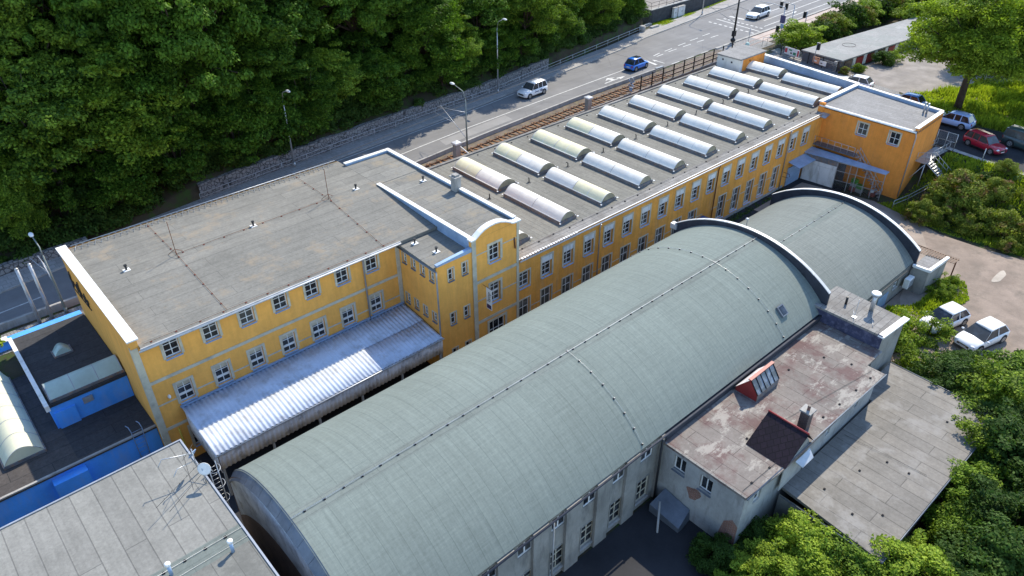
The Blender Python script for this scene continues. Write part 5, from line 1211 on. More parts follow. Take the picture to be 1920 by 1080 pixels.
# traffic lights
def tl(name_loc, h, label, arm=None, heads=((0,0,0),), sign=False):
    x, y, z = name_loc; t = thing('traffic_light', label, 'traffic light', (x,y,z), 'traffic lights at the crossing')
    b = MB().tube([(x,y,z),(x,y,z+h)], .06, 8)
    if arm: b.tube([(x,y,z+h),(x+arm[0]*.5,y+arm[1]*.5,z+h+.25),(x+arm[0],y+arm[1],z+h+.2)], .045, 6)
    b.build('post', M['zinc'], t)
    for dx,dy,dz in heads:
        MB().box(x+dx-.18,x+dx+.18,y+dy-.18,y+dy+.18,z+h+dz-.95,z+h+dz).build('signal_head', M['black'], t)
        for k in range(3): MB().tube([(x+dx-.19,y+dy,z+h+dz-.2-.28*k),(x+dx-.30,y+dy,z+h+dz-.17-.28*k)], .12, 8).build('hood', M['black'], t)
    return t
t = tl((104.9,57.5,4), 5.6, 'traffic light with signs on its mast in front of the round shrub', arm=(-.3,4.0), heads=((-.2,.5,-2.6),))
MB().box(104.8,104.86,57.1,57.9,7.4,8.5).build('sign_plate', flat('dark_blue_print', (.08,.07,.16)), t); MB().box(104.79,104.85,57.2,57.7,6.7,7.3).build('sign_plate', M['bluezinc'], t)
t = tl((112.6,60.2,4), 4.2, 'double traffic light with curved arm beside the tram rails', arm=(-.5,2.2), heads=((-.5,2.0,.3),(-.1,1.3,.1)))
tl((114.5,58.9,4), 3.2, 'short traffic light behind the round shrub', heads=((-.3,.2,0),))
tl((100.35,49.2,4), 3.2, 'traffic light on a thin post by the garage end wall', heads=((.0,-.25,0),))
b = MB()
for p in ((103.8,59.5),(104.6,59.2),(106,59.1)): b.tube([(*p,4),(*p,5.1)], .035, 6)
b.tube([(103.8,59.5,5.05),(104.6,59.2,5.05),(106,59.1,5.05)], .03, 5).tube([(103.8,59.5,4.55),(104.6,59.2,4.55),(106,59.1,4.55)], .025, 5)
tag(b.build('pedestrian_railing', M['zinc'], at=(104.6,59.2,4)), 'short steel pedestrian railing at the crossing beside the tram rails', 'railing')
tag(MB().tube([(100.6,60.0,4),(100.6,60.0,7.0)], .04, 6).build('thin_post', M['zinc'], at=(100.6,60,4)), 'thin plain post between roof stair head and pedestrian railing', 'post')
b = MB().tube([(88.6+.5*math.cos(k),53.6+.5*math.sin(k),5.6+.0*k) for k in [i*math.pi/8 for i in range(17)]], .03, 5)
tag(thing('satellite_dish','pale round dish on the corner of the far factory parapet','dish',(88.9,53.0,7.9)))
dd = [o for o in C.objects if o.name == 'satellite_dish'][0]
MB().ball((88.9,53.1,8.25),.42,.25,.42,12,8).build('reflector', M['dome_g'], dd); MB().tube([(88.9,53.0,7.9),(88.9,53.1,8.2)], .04, 6).build('stand', M['steel'], dd)
# garages, poster fence
GA = thing('garage_row', 'long low row of garages with flat pale roof and dark red doors', 'garage', (113, 47.5, 4))
gp = [(100.9,51.6),(100.5,45.2),(108,44.6),(115.8,43.9),(131,42.6),(131,48.6)]
MB().prism(gp, 5.4, 5.58).build('roof', felt('garage_roof_felt', (.30,.30,.29), (.25,.25,.245), (.17,.17,.165), 2.2, 6, rad(80), stain=(.20,.22,.21), stain_amt=.4), GA)
gi = [(101.1,51.4),(100.75,45.5),(108,44.9),(115.7,44.2),(130.8,42.9),(130.8,48.4)]
MB().prism(gi, 3.8, 5.4).build('wall', M['kerb'], GA)
for i in range(5):
    x = 101.6+2.7*i; y = 45.42-.083*(x-100.8)
    MB().prism(stroke(x,y-.04,x+1.7,y-.18,.1), 3.98, 5.2).build('door', M['redsheet'] if i in (1,2,4) else M['wood'], GA)
    MB().prism(stroke(x+1.8,y-.2,x+2.5,y-.26,.12), 3.98, 5.38).build('pier', M['whitewall'], GA)
MB().tube([(107.9+1.0*math.cos(t),48.2+.9*math.sin(t),5.6) for t in [i*math.pi/12 for i in range(25)]], .03, 4).build('roof_ring', M['wire'], GA)
PF = thing('slatted_fence', 'dark slatted fence in front of the garage end wall', 'fence', (100.2, 50, 4))
b = MB()
for k in range(6): b.prism(stroke(99.75,45.4,101.6,55.0,.03), 4.15+.2*k, 4.24+.2*k)
b.build('slats', M['darkzinc'], PF); b = MB()
for t in (0,.25,.5,.75,1): b.box(99.75+1.85*t-.05,99.75+1.85*t+.05,45.4+9.6*t-.05,45.4+9.6*t+.05,3.97,5.6)
b.build('post', M['black'], PF)
def poster(t, w, h, z, cols, label):
    u = Vector((1.85,9.6)).normalized(); c = Vector((99.72+1.85*t, 45.4+9.6*t)); n_ = Vector((-u.y,u.x))
    q = lambda a, d: (c.x+u.x*a+n_.x*d, c.y+u.y*a+n_.y*d)
    o = MB().prism([q(-w/2,.03),q(w/2,.03),q(w/2,.08),q(-w/2,.08)], z, z+h).build('banner', cols[0], at=(c.x,c.y,z)); tag(o, label, 'banner', 'banners on the slatted fence')
    for a, zz, ww, hh, m in cols[1]: MB().prism([q(a-ww/2,.085),q(a+ww/2,.085),q(a+ww/2,.1),q(a-ww/2,.1)], z+zz, z+zz+hh).build('print', m, o)
rd, gn = flat('red_print', (.55,.05,.07)), flat('green_print', (.05,.25,.13)); orr = flat('orange_print', (.68,.32,.18))
poster(.80, 2.6, 1.0, 4.4, (M['white'], [(1.05,.2,.4,.6,rd),(-1.1,.1,.25,.8,rd),(.3,.6,.5,.2,gn),(-.5,.15,.5,.35,gn),(.1,.2,.3,.2,M['black'])]), 'white banner with red and green print on the slatted fence')
poster(.36, 1.1, .85, 4.45, (orr, [(-.3,.65,.2,.12,M['black']),(.1,.2,.5,.2,M['white'])]), 'orange banner on the slatted fence by the thin traffic light')
poster(.24, 1.1, .6, 4.4, (M['white'], [(.2,.2,.3,.15,M['kerb'])]), 'small white banner next to the orange one on the slatted fence')
tag(MB().box(100.1,100.6,45.75,46.15,4,5.35).build('concrete_pillar', M['concrete'], at=(100.3,45.9,4)), 'pale grey gate pillar at the garage corner of the slatted fence', 'pillar')
b = MB(); rail(b, [(114,57.0,4),(150,58.5,4)], 1.0, 14, .025)
tag(b.build('rail_fence', M['zinc'], at=(130,57.6,4)), 'thin steel fence between the tram rails and the shrubs behind the garages', 'fence')
# ------------------------------------------------------------------ cars
def car(name, label, cat, loc, rz, L, Wd, H, style, pm_, scale=1, decals=None, roofglass=False):
    """front looks along +x; body lofted from sections, glass house, roof, wheels, lamps"""
    t = thing(name, label, cat, (0,0,0)); h = Wd/2; cl = .2
    belt = H*.58; X = lambda f: -L/2+L*f
    hood = {'hatch':.24,'suv':.25,'estate':.27,'camper':.2}[style]; cow = {'hatch':.26,'suv':.28,'estate':.30,'camper':.24}[style]
    tail = {'hatch':.05,'suv':.03,'estate':.04,'camper':.01}[style]
    def ring(f, zt, w, zb=cl): 
        x = X(f); k = w; return [(x,-k*.86,zb),(x,-k,zb+.14),(x,-k*1.0,zb+.36),(x,-k*.97,zt-.07),(x,-k*.88,zt),(x,0,zt+.025),(x,k*.88,zt),(x,k*.97,zt-.07),(x,k,zb+.36),(x,k,zb+.14),(x,k*.86,zb)]
    body = MB(); S = [(0,belt*.80,h*.80,cl+.12),(.015,belt*.97,h*.90,cl+.04),(.07,belt,h*.98,cl),(.35,belt,h,cl),(1-cow,belt*.985,h,cl),(1-hood*.6,belt*.93,h*.98,cl),(.94,belt*.84,h*.92,cl),(.985,belt*.72,h*.80,cl+.05),(1,belt*.60,h*.72,cl+.1)]
    body.loft([ring(*s) for s in S], 0, True); body.build('body', pm_, t)
    # glass house
    ib = h*.93; it = h*{'hatch':.69,'suv':.75,'estate':.71,'camper':.78}[style]; zr = H-.05; g = MB(); f0, f1 = tail, 1-cow+.01; r0, r1 = tail+{'hatch':.13,'suv':.06,'estate':.09,'camper':.02}[style], 1-cow-{'hatch':.19,'suv':.15,'estate':.17,'camper':.13}[style]
    q = lambda f, w, z: [(X(f),-w,z),(X(f),w,z)]
    a = q(f0,ib*.95,belt-.02)+q(f1,ib*.97,belt-.03)+q(r0,it,zr)+q(r1,it,zr)
    g.add(a, [(0,1,5,4),(3,2,6,7),(2,0,4,6),(1,3,7,5),(4,5,7,6)]); g.build('windows', M['carglass'], t)
    rf = MB(); n_ = 6; rr = []
    for i in range(n_+1):
        s = i/n_; f = r0-.012+(r1-r0+.02)*s; z = zr+.012+.05*math.sin(math.pi*min(1,.15+.8*s)); w = it+.025
        rr.append([(X(f),-w,z-.05),(X(f),-w*.93,z),(X(f),0,z+.03),(X(f),w*.93,z),(X(f),w,z-.05)])
    rf.loft(rr, 0, True); rf.build('roof', pm_, t)
    if roofglass: MB().box(X(.35),X(.6),-it*.7,it*.7,H+.03,H+.05).build('sunroof', M['carglass'], t)
    pl = MB()
    for s in (-1,1):
        for fa, fb, wd in ((f1-.005,r1,.03),(f0+.01,r0,.07)):
            pl.add([(X(fa)-wd*1.6,s*ib*1.005,belt-.03),(X(fa)+.0,s*ib*1.005,belt-.03),(X(fb)+.03,s*(it+.015),zr+.01),(X(fb)-wd,s*(it+.015),zr+.01)], [(0,1,2,3) if s < 0 else (3,2,1,0)])
        for f in ((.5*(r0+r1),) if style == 'hatch' else (r0+(r1-r0)*.33, r0+(r1-r0)*.7)):
            pl.add([(X(f)-.06,s*ib*1.005,belt-.03),(X(f)+.05,s*ib*1.005,belt-.03),(X(f)+.02,s*(it+.015),zr+.01),(X(f)-.05,s*(it+.015),zr+.01)], [(0,1,2,3) if s < 0 else (3,2,1,0)])
    pl.build('pillars', pm_, t)
    wr = .335 if style != 'camper' else .38
    def wheel(x, s):
        w = MB().tube([(x,s*(h-.20),wr),(x,s*(h+.012),wr)], wr, 18).build('wheel', M['tyre'], t)
        m = MB().tube([(x,s*(h+.012),wr),(x,s*(h+.022),wr)], wr*.66, 14); m.build('rim', M['rim'], w)
        c = MB(); 
        for k in range(5):
            aa = 1.256*k; c.add([(x+math.cos(aa+d)*rr_,s*(h+.025),wr+math.sin(aa+d)*rr_) for d, rr_ in ((.35,wr*.25),(.9,wr*.25),(.78,wr*.58),(.47,wr*.58))], [(0,1,2,3) if s > 0 else (3,2,1,0)])
        c.build('spoke_gap', M['black'], w)
    fx, bx = X(.82), X(.19)
    for x in (fx, bx):
        for s in (-1,1): 
            wheel(x, s); MB().tube([(x,s*(h-.25),wr),(x,s*(h+.004),wr)], wr*1.16, 18).build('wheel_arch', M['gap'], t)
    for s in (-1,1):
        MB().ball((X(.955),s*h*.68,belt*.72),.16,.2,.09,10,6).build('headlight', M['clear_lens'], t)
        MB().box(X(0)-.0,X(.03),s*h*.72-.11,s*h*.72+.11,belt*.66,belt*.94).build('tail_light', M['red_lens'], t)
        MB().ball((X(1-cow-.03),s*(h+.09),belt+.06),.1,.11,.07,8,5).build('mirror', pm_, t)
    MB().box(X(.985),X(1)+.012,-h*.5,h*.5,belt*.48,belt*.66).build('grille', M['black'], t)
    MB().box(X(1)-.02,X(1)+.02,-.26,.26,cl+.16,cl+.27).build('number_plate', M['plate'], t); MB().box(X(0)-.015,X(0)+.02,-.26,.26,belt*.62,belt*.75).build('number_plate', M['plate'], t)
    for s in (-1,1): MB().box(X(.27),X(.74),s*h*.98-.015,s*h*.98+.015,cl-.02,cl+.1).build('sill_trim', M['black'], t)
    MB().box(X(0)-.01,X(.02),-h*.74,h*.74,cl+.06,cl+.2).build('bumper_trim', M['black'], t)
    for s in (-1,1):
        for f in (.40,.58): MB().box(X(f)-.1,X(f)+.06,s*(h*.995)-.012,s*(h*.995)+.012,belt*.84,belt*.88).build('door_handle', M['black'] if style == 'suv' else pm_, t)
    if decals:
        for (f, z, w, hh, m) in decals:
            MB().box(X(f)-w/2,X(f)+w/2,h+.004,h+.010,z,z+hh).build('decal', m, t)
    t.location = loc; t.rotation_euler = (0,0,rz); t.scale = (scale,)*3; W[t.name] = tuple(loc); return t
dk = flat('dark_decal', (.05,.05,.12))
car('parked_car' if False else 'white_car', 'boxy white car with dark side stripes driving on the road beside the stone wall', 'car', (63.4,67.15,4.0), rad(183.5), 4.15, 1.80, 1.68, 'suv', M['car_white'], 1.0, [(.52,.62,.75,.1,dk),(.35,.55,.12,.28,dk),(.31,.5,.1,.36,dk),(.27,.52,.09,.25,dk)])
car('blue_car', 'bright blue small car with dark sunroof driving away on the road', 'car', (81.25,65.1,4.0), rad(4), 3.75, 1.72, 1.56, 'hatch', M['car_blue'], 1.02, roofglass=True)
car('white_estate_car', 'white estate car waiting at the far crossing', 'car', (117.2,69.0,4.0), rad(184), 4.7, 1.82, 1.48, 'estate', M['car_white'], 1.13)
car('white_parked_car', 'white car parked behind the far factory parapet by the gravel lot', 'car', (96.7,41.2,3.98), rad(97), 4.4, 1.78, 1.42, 'hatch', M['car_white'], 1.0)
car('blue_parked_car', 'blue car half hidden behind the roof edge of the orange end building', 'car', (94.7,33.6,3.98), rad(92), 4.2, 1.8, 1.5, 'hatch', M['car_dblue'], 1.0)
car('pale_blue_estate_car', 'pale blue estate car parked in shade at the corner of the orange end building', 'car', (92.4,27.3,3.98), rad(91), 4.55, 1.82, 1.5, 'estate', M['car_lblue'], 1.05)
car('red_car', 'dark red car parked in shade beside the street kerb', 'car', (88.0,22.0,3.98), rad(-108), 4.3, 1.8, 1.6, 'suv', M['car_red'], 1.0)
car('dark_pickup', 'dark green covered pickup parked in tree shade at the right edge of the photo', 'pickup', (91.2,18.6,3.98), rad(-98), 5.0, 1.95, 1.8, 'camper', M['car_green'], 1.05)
car('white_hatchback', 'white hatchback parked on the dirt yard, nearest to the leafy trees', 'car', (58.6,10.0,.04), rad(166), 4.1, 1.78, 1.46, 'hatch', M['car_white'], 1.1)
car('white_hatchback', 'white hatchback partly hidden by the shrub beside the small porch block', 'car', (58.7,12.9,.04), rad(166), 4.1, 1.78, 1.46, 'hatch', M['car_white'], 1.05)
# ------------------------------------------------------------------ vegetation
def leaf_cloud(rnd, lobes, leaf, dens, droop=.35):
    """leaf-sized kites spread through lobes (cx,cy,cz,r,flat)"""
    vs = []; fs = []
    for cx, cy, cz, r, fl in lobes:
        n_ = int(dens*r*r); hl = math.hypot(cx, cy)+1e-3; st = 1.0+min(.55, .2*hl/max(r,.1)) if len(lobes) < 200 else 1.0; ax, ay = cx/hl*st, cy/hl*st
        if len(lobes) >= 200: ax, ay = 1, 0
        for _ in range(n_):
            u = rnd.uniform(-1,1); a = rnd.uniform(0,2*math.pi); s = math.sqrt(1-u*u)
            if u < -.55 and rnd.random() < .75: continue
            d = Vector((s*math.cos(a), s*math.sin(a), u)); k = r*rnd.choice((rnd.uniform(.8,1.05), rnd.uniform(.45,1.0), rnd.uniform(.95,1.22)))
            p = Vector((cx+ax*d.x*k-ay*d.y*k*.75, cy+ay*d.x*k+ax*d.y*k*.75, cz+d.z*k*fl-.12*abs(d.x)*k+rnd.gauss(0,.05)*r))
            nrm = (d*.8+Vector((rnd.gauss(0,.5), rnd.gauss(0,.5), .55+rnd.gauss(0,.4)))).normalized()
            t = nrm.cross(Vector((rnd.gauss(0,1), rnd.gauss(0,1), rnd.gauss(0,1)))).normalized(); q = nrm.cross(t)
            L = leaf*rnd.uniform(.65,1.35); w = L*rnd.uniform(.5,.75)
            b = len(vs); vs += [p-t*L*.5, p+q*w*.5-nrm*L*.08, p+t*L*.6-nrm*L*droop*.4, p-q*w*.5-nrm*L*.08]; fs.append((b,b+1,b+2,b+3))
    return vs, fs
def crown_lobes(rnd, rx, rz, zc, n_, lr):
    out = [(0,0,zc,rx*.55,rz/rx)]
    for i in range(n_):
        u = rnd.uniform(-.75,1); a = rnd.uniform(0,2*math.pi); s = math.sqrt(1-u*u); k = rnd.uniform(.62,.95)
        r = lr*rnd.uniform(.6,1.25)
        out.append((s*math.cos(a)*rx*k, s*math.sin(a)*rx*k, zc+u*rz*k, r, rnd.uniform(.45,.75)))
    for i in range(int(n_*.7)):   # loose sprays that break the outline
        u = rnd.uniform(-.6,1); a = rnd.uniform(0,2*math.pi); s = math.sqrt(1-u*u); k = rnd.uniform(.92,1.22)
        out.append((s*math.cos(a)*rx*k, s*math.sin(a)*rx*k, zc+u*rz*k, lr*rnd.uniform(.3,.6), rnd.uniform(.4,.7)))
    return out
def make_tree(name, seed, rx, rz, h, n_, lr, leaf, dens, lm, cat='tree', tr=.22):
    def f():
        rnd = random.Random(seed); zc = h-rz*.92; t = thing(name, None, cat, (0,0,0))
        b = MB(); b.tube([(0,0,-.6),(rnd.uniform(-.1,.1),.05,h*.25),(rnd.uniform(-.25,.25),rnd.uniform(-.25,.25),zc)], tr, 7, r2=tr*.55)
        lob = crown_lobes(rnd, rx, rz, zc, n_, lr)
        for cx, cy, cz, r, fl in lob[1::3]: b.tube([(0,0,zc-rz*.75),(cx*.5,cy*.5,(cz+zc-rz*.5)/2),(cx*.9,cy*.9,cz)], tr*.35, 5, r2=tr*.1)
        b.build('trunk', M['bark'], t)
        c = MB(); v, fc = leaf_cloud(rnd, lob, leaf, dens); c.add(v, fc); c.build('crown', lm, t); return t
    return Kind(f)
def in_view(p, m=60):
    d = Vector(p)-CAM; q = (d.dot(CR), d.dot(CU), d.dot(CF))
    if q[2] < 1: return False
    x, y = 960+1394.95*q[0]/q[2], 540-1394.95*q[1]/q[2]
    return -m < x < 1920+m and -m < y < 1080+m
CAM = Vector((0,0,37)); ya, th, ro = .843318, .597329, -.004875
CF = Vector((math.cos(ya)*math.cos(th), math.sin(ya)*math.cos(th), -math.sin(th))); r0 = CF.cross(Vector((0,0,1))).normalized(); u0 = r0.cross(CF)
CR = r0*math.cos(ro)+u0*math.sin(ro); CU = -r0*math.sin(ro)+u0*math.cos(ro)
wood = [make_tree('maple_tree', 21+i, 3.9+.4*(i%3), 4.6+.5*(i%2), 10.5+(i%3), 60, 1.05, .25, 640, M['leaf'] if i % 2 else M['leaf_m']) for i in range(5)]
wood_big = [make_tree('maple_tree', 121+i, 6.4+.4*i, 8.0, 17.8+i, 140, 1.35, .27, 560, (M['leaf_m'],M['leaf'])[i], tr=.4) for i in range(2)]
pts = []; tries = 0; rt = random.Random(5)
while tries < 9000:
    tries += 1; x = rt.uniform(-30, 99); d = rt.uniform(1.2, 46); y = interp(WALLB, x)+d
    if x > 97.5 and d > 6: continue
    if any((x-a)**2+(y-c)**2 < (3.7+.03*d+(.9 if 10 < x < 50 and d > 3 else 0))**2 for a, c in pts): continue
    pts.append((x, y))
n_t = 0
for x, y in pts:
    d = y-interp(WALLB, x); z = hillz(x, y)
    s = rt.uniform(.78,1.12)*(.72+.28*min(1,d/5)); k = rt.choice(wood)
    bg = sstep(6,14,x)*(1-sstep(40,60,x))*sstep(1.5,4.5,d)
    if bg > .5: k = rt.choice(wood_big); s = rt.uniform(.85,1.15)
    if 8 < x < 28 and d < 9: s *= 1.22
    if x < 8: s *= .85
    top = (x, y, z+8*s)
    if not (in_view(top, 90) or in_view((x,y,z+4), 60) or (10 < x < 46 and d < 26)): continue  # last range keeps unseen upslope trees, added to shade the left wood
    near = d < 5
    k.place(None, (x, y, z), rt.uniform(0,6.28), (s*rt.uniform(.9,1.1), s*rt.uniform(.9,1.1), s*rt.uniform(.9,1.15)),
        label='leafy maple in the front row of the wood, overhanging the stone wall' if near else 'leafy maple deep in the dense wood on the hillside', group='front row of the hillside wood' if near else 'trees of the hillside wood'); n_t += 1
small = make_tree('young_maple', 161, 2.6, 2.9, 5.6, 34, .85, .24, 660, M['leaf'], tr=.12)
fill = []; tries = 0
while tries < 2500 and len(fill) < 110:
    tries += 1; x = rt.uniform(-28, 98); d = rt.uniform(1.0, 17); y = interp(WALLB, x)+d
    if any((x-a)**2+(y-c)**2 < 3.3**2 for a, c in fill): continue
    z = hillz(x, y)
    if not in_view((x,y,z+4), 20): continue
    fill.append((x, y)); s = rt.uniform(.7,1.15)
    small.place(None, (x,y,z), rt.uniform(0,6.28), s, 'young maple filling the gaps under the taller trees of the hillside wood', 'young trees of the hillside wood')
print('wood trees', n_t, len(fill))
# undergrowth along the wall top and on the slope
def scatter(name, fn, n_, leaf, lm, label, cat, seed, h=.5):
    rnd = random.Random(seed); lob = []
    for _ in range(n_):
        x, y, z, r = fn(rnd); lob.append((x, y, z+r*.3, r, .7))
    v, f = leaf_cloud(rnd, lob, leaf, 420); b = MB(); b.add(v, f); o = b.build(name, lm); tag(o, kind='stuff'); o['label'] = label; o['category'] = cat; return o
def ug(rnd):
    x = rnd.uniform(-28, 99); d = abs(rnd.gauss(0,3.2))+.35; y = interp(WALLB,x)+d; k = min(1,d/2.5); return x, y, hillz(x,y)+rnd.uniform(0,2.6)*k, rnd.uniform(.5,.8)+.7*k*rnd.random()
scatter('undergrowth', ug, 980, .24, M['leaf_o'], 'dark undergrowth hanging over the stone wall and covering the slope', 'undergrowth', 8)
# big tree beside the street on the right, and neighbours
bt = make_tree('linden_tree', 77, 6.9, 4.9, 13.2, 90, 1.5, .25, 620, M['leaf_s'], tr=.5)
bt.place(None, (97.9,28.7,4), .4, label='big sunlit spreading tree with thick trunk standing in bright grass')
t2 = make_tree('linden_tree', 78, 4.6, 4.4, 10.5, 44, 1.25, .25, 620, M['leaf_s'], tr=.3)
t2.place(None, (110,24,4), 1.0, label='tree behind the big sunlit tree, at the right edge of the photo'); t2.place(None, (117,33.5,4), 2.2, .8, label='tree on the far side of the gravel lot behind the big tree'); t2.place(None, (103,20.5,4), 3, .95, label='tree right beside the big sunlit tree, over the grass')
# roof seen through the branches
hs = thing('red_roof_house', 'house with red tiled roof glimpsed through the big tree', 'house', (124, 36, 4))
MB().box(121,128,32,40,3.5,7).build('wall', M['whitewall'], hs); MB().add([(120.5,31.5,6.9),(128.5,31.5,6.9),(128.5,40.5,6.9),(120.5,40.5,6.9),(120.5,36,9.6),(128.5,36,9.6)], [(0,1,5,4),(2,3,4,5),(3,0,4),(1,2,5)]).build('roof', mat('red_roof_tile', (.30,.09,.055), .85, .3, 2, 9), hs)
# tall grass under the big tree
def blades(name, polys, n_, hmin, hmax, lm, label, seed, zf):
    rnd = random.Random(seed); b = MB(); vs = []; fs = []
    xs = [p[0] for p in polys]; ys = [p[1] for p in polys]
    def inside(x, y):
        c = False; j = len(polys)-1
        for i in range(len(polys)):
            (xi,yi),(xj,yj) = polys[i],polys[j]
            if (yi > y) != (yj > y) and x < (xj-xi)*(y-yi)/(yj-yi)+xi: c = not c
            j = i
        return c
    k = 0
    while k < n_:
        x, y = rnd.uniform(min(xs),max(xs)), rnd.uniform(min(ys),max(ys))
        if not inside(x, y): continue
        k += 1; z = zf(x, y); h = rnd.uniform(hmin,hmax)*(.7+.5*math.sin(x*.9)*math.sin(y*.7+1)); a = rnd.uniform(0,6.28); w = .05+.05*rnd.random(); lx, ly = rnd.gauss(0,.3)*h, rnd.gauss(0,.3)*h
        c, s = math.cos(a)*w, math.sin(a)*w; i0 = len(vs)
        vs += [(x-c,y-s,z-.03),(x+c,y+s,z-.03),(x+c*.6+lx*.5,y+s*.6+ly*.5,z+h*.6),(x+lx,y+ly,z+h),(x-c*.6+lx*.5,y-s*.6+ly*.5,z+h*.6)]; fs.append((i0,i0+1,i0+2,i0+3,i0+4))
    b.add(vs, fs); o = b.build(name, lm); tag(o, kind='stuff'); o['label'] = label; o['category'] = 'grass'
blades('tall_grass', [(94.2,29),(98.6,35.0),(104,32.3),(109,31),(120,22),(112,8),(93.4,8),(94.6,20)], 26000, .35, .95, M['blade'], 'bright tall grass under the big tree', 3, lambda x,y: 3.96)
blades('bank_grass', [(75.4,26.6),(77.2,25.3),(84.6,24),(84.3,8),(78,8),(75.5,10),(74.2,19.3)], 14000, .2, .6, M['blade'], 'grass on the bank beside the outdoor staircase', 4, lambda x,y: gh(x,y))
blades('yard_grass', [(59.8,15.6),(65.6,15.5),(66.6,14.2),(64,12.8),(60.5,13.3),(56,14.5),(52,15.5),(52,17),(58,17)], 6000, .15, .5, M['blade'], 'grass tuft area beside the porch block', 6, lambda x,y: .02)
blades('mown_grass', [(99.9,76.0),(108.4,77.05),(126,79.5),(140,81),(140,82),(114,78.3),(100.4,78.3)], 9000, .06, .16, M['blade'], 'mown grass strip before the dark brick wall', 7, lambda x,y: 4.06)
# shrubs
def make_shrub(name, seed, rx, rz, n_, lr, leaf, dens, lm):
    def f():
        rnd = random.Random(seed); t = thing(name, None, 'shrub', (0,0,0)); lob = [(l[0],l[1],max(.25,l[2]),l[3],l[4]) for l in crown_lobes(rnd, rx, rz, rz*.85, n_, lr)]
        b = MB()
        for l in lob[1::4]: b.tube([(0,0,-.3),(l[0]*.5,l[1]*.5,l[2]*.5),(l[0]*.95,l[1]*.95,l[2])], .05, 4, r2=.015)
        b.build('stem', M['bark'], t); c = MB(); v, fc = leaf_cloud(rnd, lob, leaf, dens); c.add(v, fc); c.build('foliage', lm, t); return t
    return Kind(f)
sb = [make_shrub('bank_shrub', 31+i, 1.75, 1.35, 22, .62, .18, 900, M['leaf_b']) for i in range(2)]
for i, (x, y, s, l) in enumerate(((74.9,22.0,.95,'low yellow-green shrub at the yard corner of the bank'),(75.9,20.1,.9,'reddish shrub second along the yard edge of the bank'),(79.4,20.3,1.5,'tallest shrub with pinkish top on the bank below the staircase'),(77.6,19.0,1.2,'round shrub in the middle of the bank'),(77.0,17.1,1.05,'brown-tipped shrub above the dark patch on the dirt yard'),(77.4,15.4,1.15,'shrub with orange leaves by the stepping stones of the bank'),(75.9,17.6,.7,'small whitish-green shrub at the foot of the bank'),(80.9,17.6,.9,'shaded shrub between the tall bank shrub and the red car'),(78.4,21.9,.8,'low shrub beside the bent handrail'),(81.4,14.4,1.0,'shaded shrub near the right edge of the photo'),(77.6,12.6,1.0,'dark low shrub where the bank meets the right edge of the photo'),(75.3,13.8,.6,'low green shrub on the lower edge of the dirt yard bank'),(84.0,18.3,.6,'small sunlit bush at the kerb post beside the red car'),(83.6,12.6,.8,'bush at the kerb in the dappled light at the right edge'))):
    sb[i % 2].place(None, (x,y,gh(x,y)), i*1.3, (s*.82,s*.82,s*.9), l, 'shrubs on the bank')
gs = make_shrub('leafy_bush', 41, 2.6, 2.0, 30, .8, .22, 800, M['leaf_s'])
gs.place(None, (107.0,55.4,3.9), 0, (1.35,1.1,.95), 'large round sunlit shrub between the crossing and the garages', 'shrubs behind the garages')
hd = [make_shrub('leafy_bush', 51+i, 1.7, 1.5, 20, .65, .2, 800, (M['leaf_o'], M['leaf_b'], M['leaf_s'])[i]) for i in range(3)]
for i, (x, y, s) in enumerate(((112.2,54.4,1.1),(114.8,55.0,1.3),(117.5,54.6,1.1),(120.4,55.6,1.55),(123.4,54.6,1.2),(126.2,55.2,1.4),(129.3,54.8,1.3),(132.6,55.6,1.6),(136,55.2,1.5),(140,55.5,1.7),(144,56,1.7),(131,50,1.3),(135.5,49,1.6),(140,48,1.8),(145.5,50,2.0))):
    hd[i % 3].place(None, (x,y,3.9), i*2.1, s, 'bushy shrub in the hedge row between garages and tram rails', 'hedge row behind the garages')
hd[2].place(None, (110.2,42.4,3.9), 1, .6, 'bush growing in front of the garage doors near the big tree', 'bushes at the garages'); hd[0].place(None, (107.8,42.8,3.9), 2, .7, 'dark bush beside the red garage doors', 'bushes at the garages'); hd[2].place(None, (102.5,43.6,3.9), 2, .45, 'small bright bush behind the white parked car', 'bushes at the garages'); hd[1].place(None, (100.4,44.6,3.9), 4, .35, 'small weedy bush at the foot of the gate pillar', 'bushes at the garages')
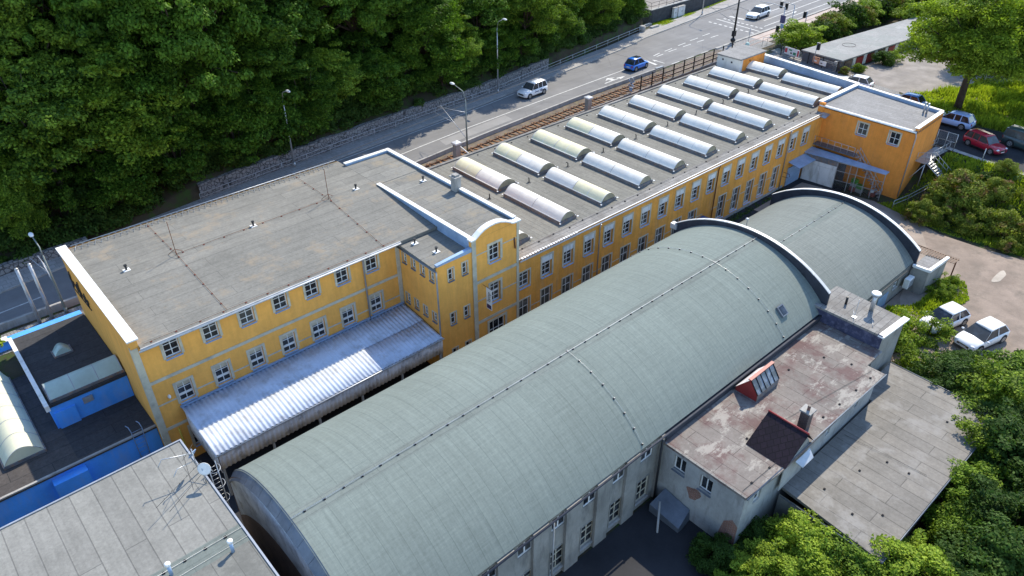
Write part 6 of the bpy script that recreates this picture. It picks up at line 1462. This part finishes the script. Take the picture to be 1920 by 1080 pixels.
# trees at the lower right
yt = [make_tree('young_maple', 61+i, 2.5, 2.2, 4.9, 40, .75, .19, 1200, (M['leaf_s'],M['leaf_m'],M['leaf_o'])[i], tr=.12) for i in range(3)]  # bright and dark leaf colours stand for sunlit fronts and shaded depth
LR = [(49.6,9.2,.80,2,'tree over the shed roof corner in front of the white hatchback'),(50.2,6.2,.95,0,'bright tree just below the white hatchback'),(46.0,4.2,1.0,2,'dark tree beside the long edge of the low shed roof'),(40.2,1.3,1.0,2,'dark tree in the lower right corner of the photo'),(38.0,3.4,.62,1,'small tree below the corner of the low shed'),(53.6,5.6,.9,1,'tree at the right edge of the photo by the dirt yard'),(47.6,1.6,1.1,2,'tree at the right edge of the photo, level with the low shed'),(44.2,.2,1.1,2,'shaded tree at the right edge near the bottom corner'),(36.2,.4,.95,2,'shaded tree at the very bottom right of the photo'),(53.2,9.2,.62,2,'small tree between the shed roof and the hidden white hatchback'),(33.5,1.8,.8,2,'dark tree under the eave of the low shed at the bottom'),
      (29.6,8.8,.75,0,'sunlit bushy tree between annex corner and low shed'),(30.6,6.4,.7,1,'leafy tree at the bottom edge below the low shed corner'),(27.2,9.2,.62,0,'bright leafy tree at the bottom edge beside the annex'),(26.2,12.2,.42,2,'small dark tree against the peeling annex wall'),(28.6,11.0,.5,2,'dark tree at the foot of the brick annex corner'),(24.6,9.8,.5,1,'small leafy tree at the bottom edge by the courtyard'),(32.2,4.0,.8,0,'bright tree at the bottom edge right of the leafy clump'),(41.2,4.6,.74,1,'tree leaning over the middle of the low shed long edge'),(45.0,5.2,.78,0,'bright tree covering the outer corner of the low shed roof'),(48.2,6.6,.74,1,'tree right at the yard end of the low shed roof')]
for i, (x, y, s, k, l) in enumerate(LR): yt[k].place(None, (x,y,gh(x,y)-.2), i*1.7, (s*1.1,s*1.1,s), l, 'trees at the lower right')
el = make_shrub('elder_shrub', 71, 1.9, 1.5, 24, .6, .17, 950, M['leaf_s'])
for i, (x, y, s, l) in enumerate(((54.6,14.6,.85,'pale green shrub under the metal flue of the raised block'),(56.2,13.0,.8,'shrub in front of the half hidden white hatchback'),(52.2,14.2,.9,'shrub tight against the raised grey block'),(62.9,15.0,.55,'bright bush at the foot of the porch block'),(64.6,14.9,.5,'small bright bush at the porch post'),(51.6,11.2,.8,'low shrub at the shed roof end below the raised block'))):
    el.place(None, (x,y,gh(x,y)), i*2.2, s, l, 'shrubs beside the dirt yard')
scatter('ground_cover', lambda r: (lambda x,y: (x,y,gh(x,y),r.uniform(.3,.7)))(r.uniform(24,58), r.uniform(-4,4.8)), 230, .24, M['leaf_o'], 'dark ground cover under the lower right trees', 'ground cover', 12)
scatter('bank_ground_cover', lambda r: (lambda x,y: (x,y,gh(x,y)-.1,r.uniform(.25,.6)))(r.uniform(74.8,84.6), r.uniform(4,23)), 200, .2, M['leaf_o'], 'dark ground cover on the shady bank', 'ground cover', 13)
scatter('wall_foot_weeds', lambda r: (lambda x: (x,35.0-r.random()*.5,-.1,r.uniform(.15,.4)))(r.uniform(60,71)), 40, .16, M['leaf_o'], 'weeds along the foot of the ochre factory wall', 'weeds', 14)
vine = make_shrub('young_vine', 91, .7, .5, 8, .35, .2, 420, M['leaf_s']); vine.place(None, (.2,54.7,4.2), 0, 1, 'bit of green plant on the blue rear wall at the left edge')
# ------------------------------------------------------------------ camera, light
cd = bpy.data.cameras.new('camera'); cam = bpy.data.objects.new('camera', cd); C.objects.link(cam)
cd.sensor_width = 36; cd.lens = 1394.95/1920*36; cd.clip_start = .5; cd.clip_end = 3000
cam.matrix_world = Matrix(((CR.x,CU.x,-CF.x,0),(CR.y,CU.y,-CF.y,0),(CR.z,CU.z,-CF.z,37),(0,0,0,1)))
sc.camera = cam
AZ, EL = rad(20), rad(46)
w = bpy.data.worlds.new('World'); sc.world = w; w.use_nodes = True; nt = w.node_tree
sky = nt.nodes.new('ShaderNodeTexSky'); sky.sky_type = 'NISHITA'; sky.sun_disc = False; sky.sun_elevation = EL; sky.sun_rotation = math.pi/2-AZ
sky.air_density = 1.0; sky.dust_density = .1; sky.ozone_density = 2.2
nt.links.new(sky.outputs[0], nt.nodes['Background'].inputs[0]); nt.nodes['Background'].inputs[1].default_value = .15
sd = bpy.data.lights.new('sun', 'SUN'); sd.energy = 2.9; sd.angle = rad(.5); sd.color = (1, .905, .735)
so = bpy.data.objects.new('sun', sd); C.objects.link(so); d = Vector((math.cos(AZ)*math.cos(EL), math.sin(AZ)*math.cos(EL), math.sin(EL)))
so.rotation_euler = d.to_track_quat('Z','Y').to_euler(); so.location = (60,40,80)
v = sc.view_settings; v.view_transform = 'Standard'; v.look = 'None'; v.gamma = 1; v.exposure = 1.27; v.use_curve_mapping = False
sc.cycles.max_bounces = 6; sc.cycles.transparent_max_bounces = 4
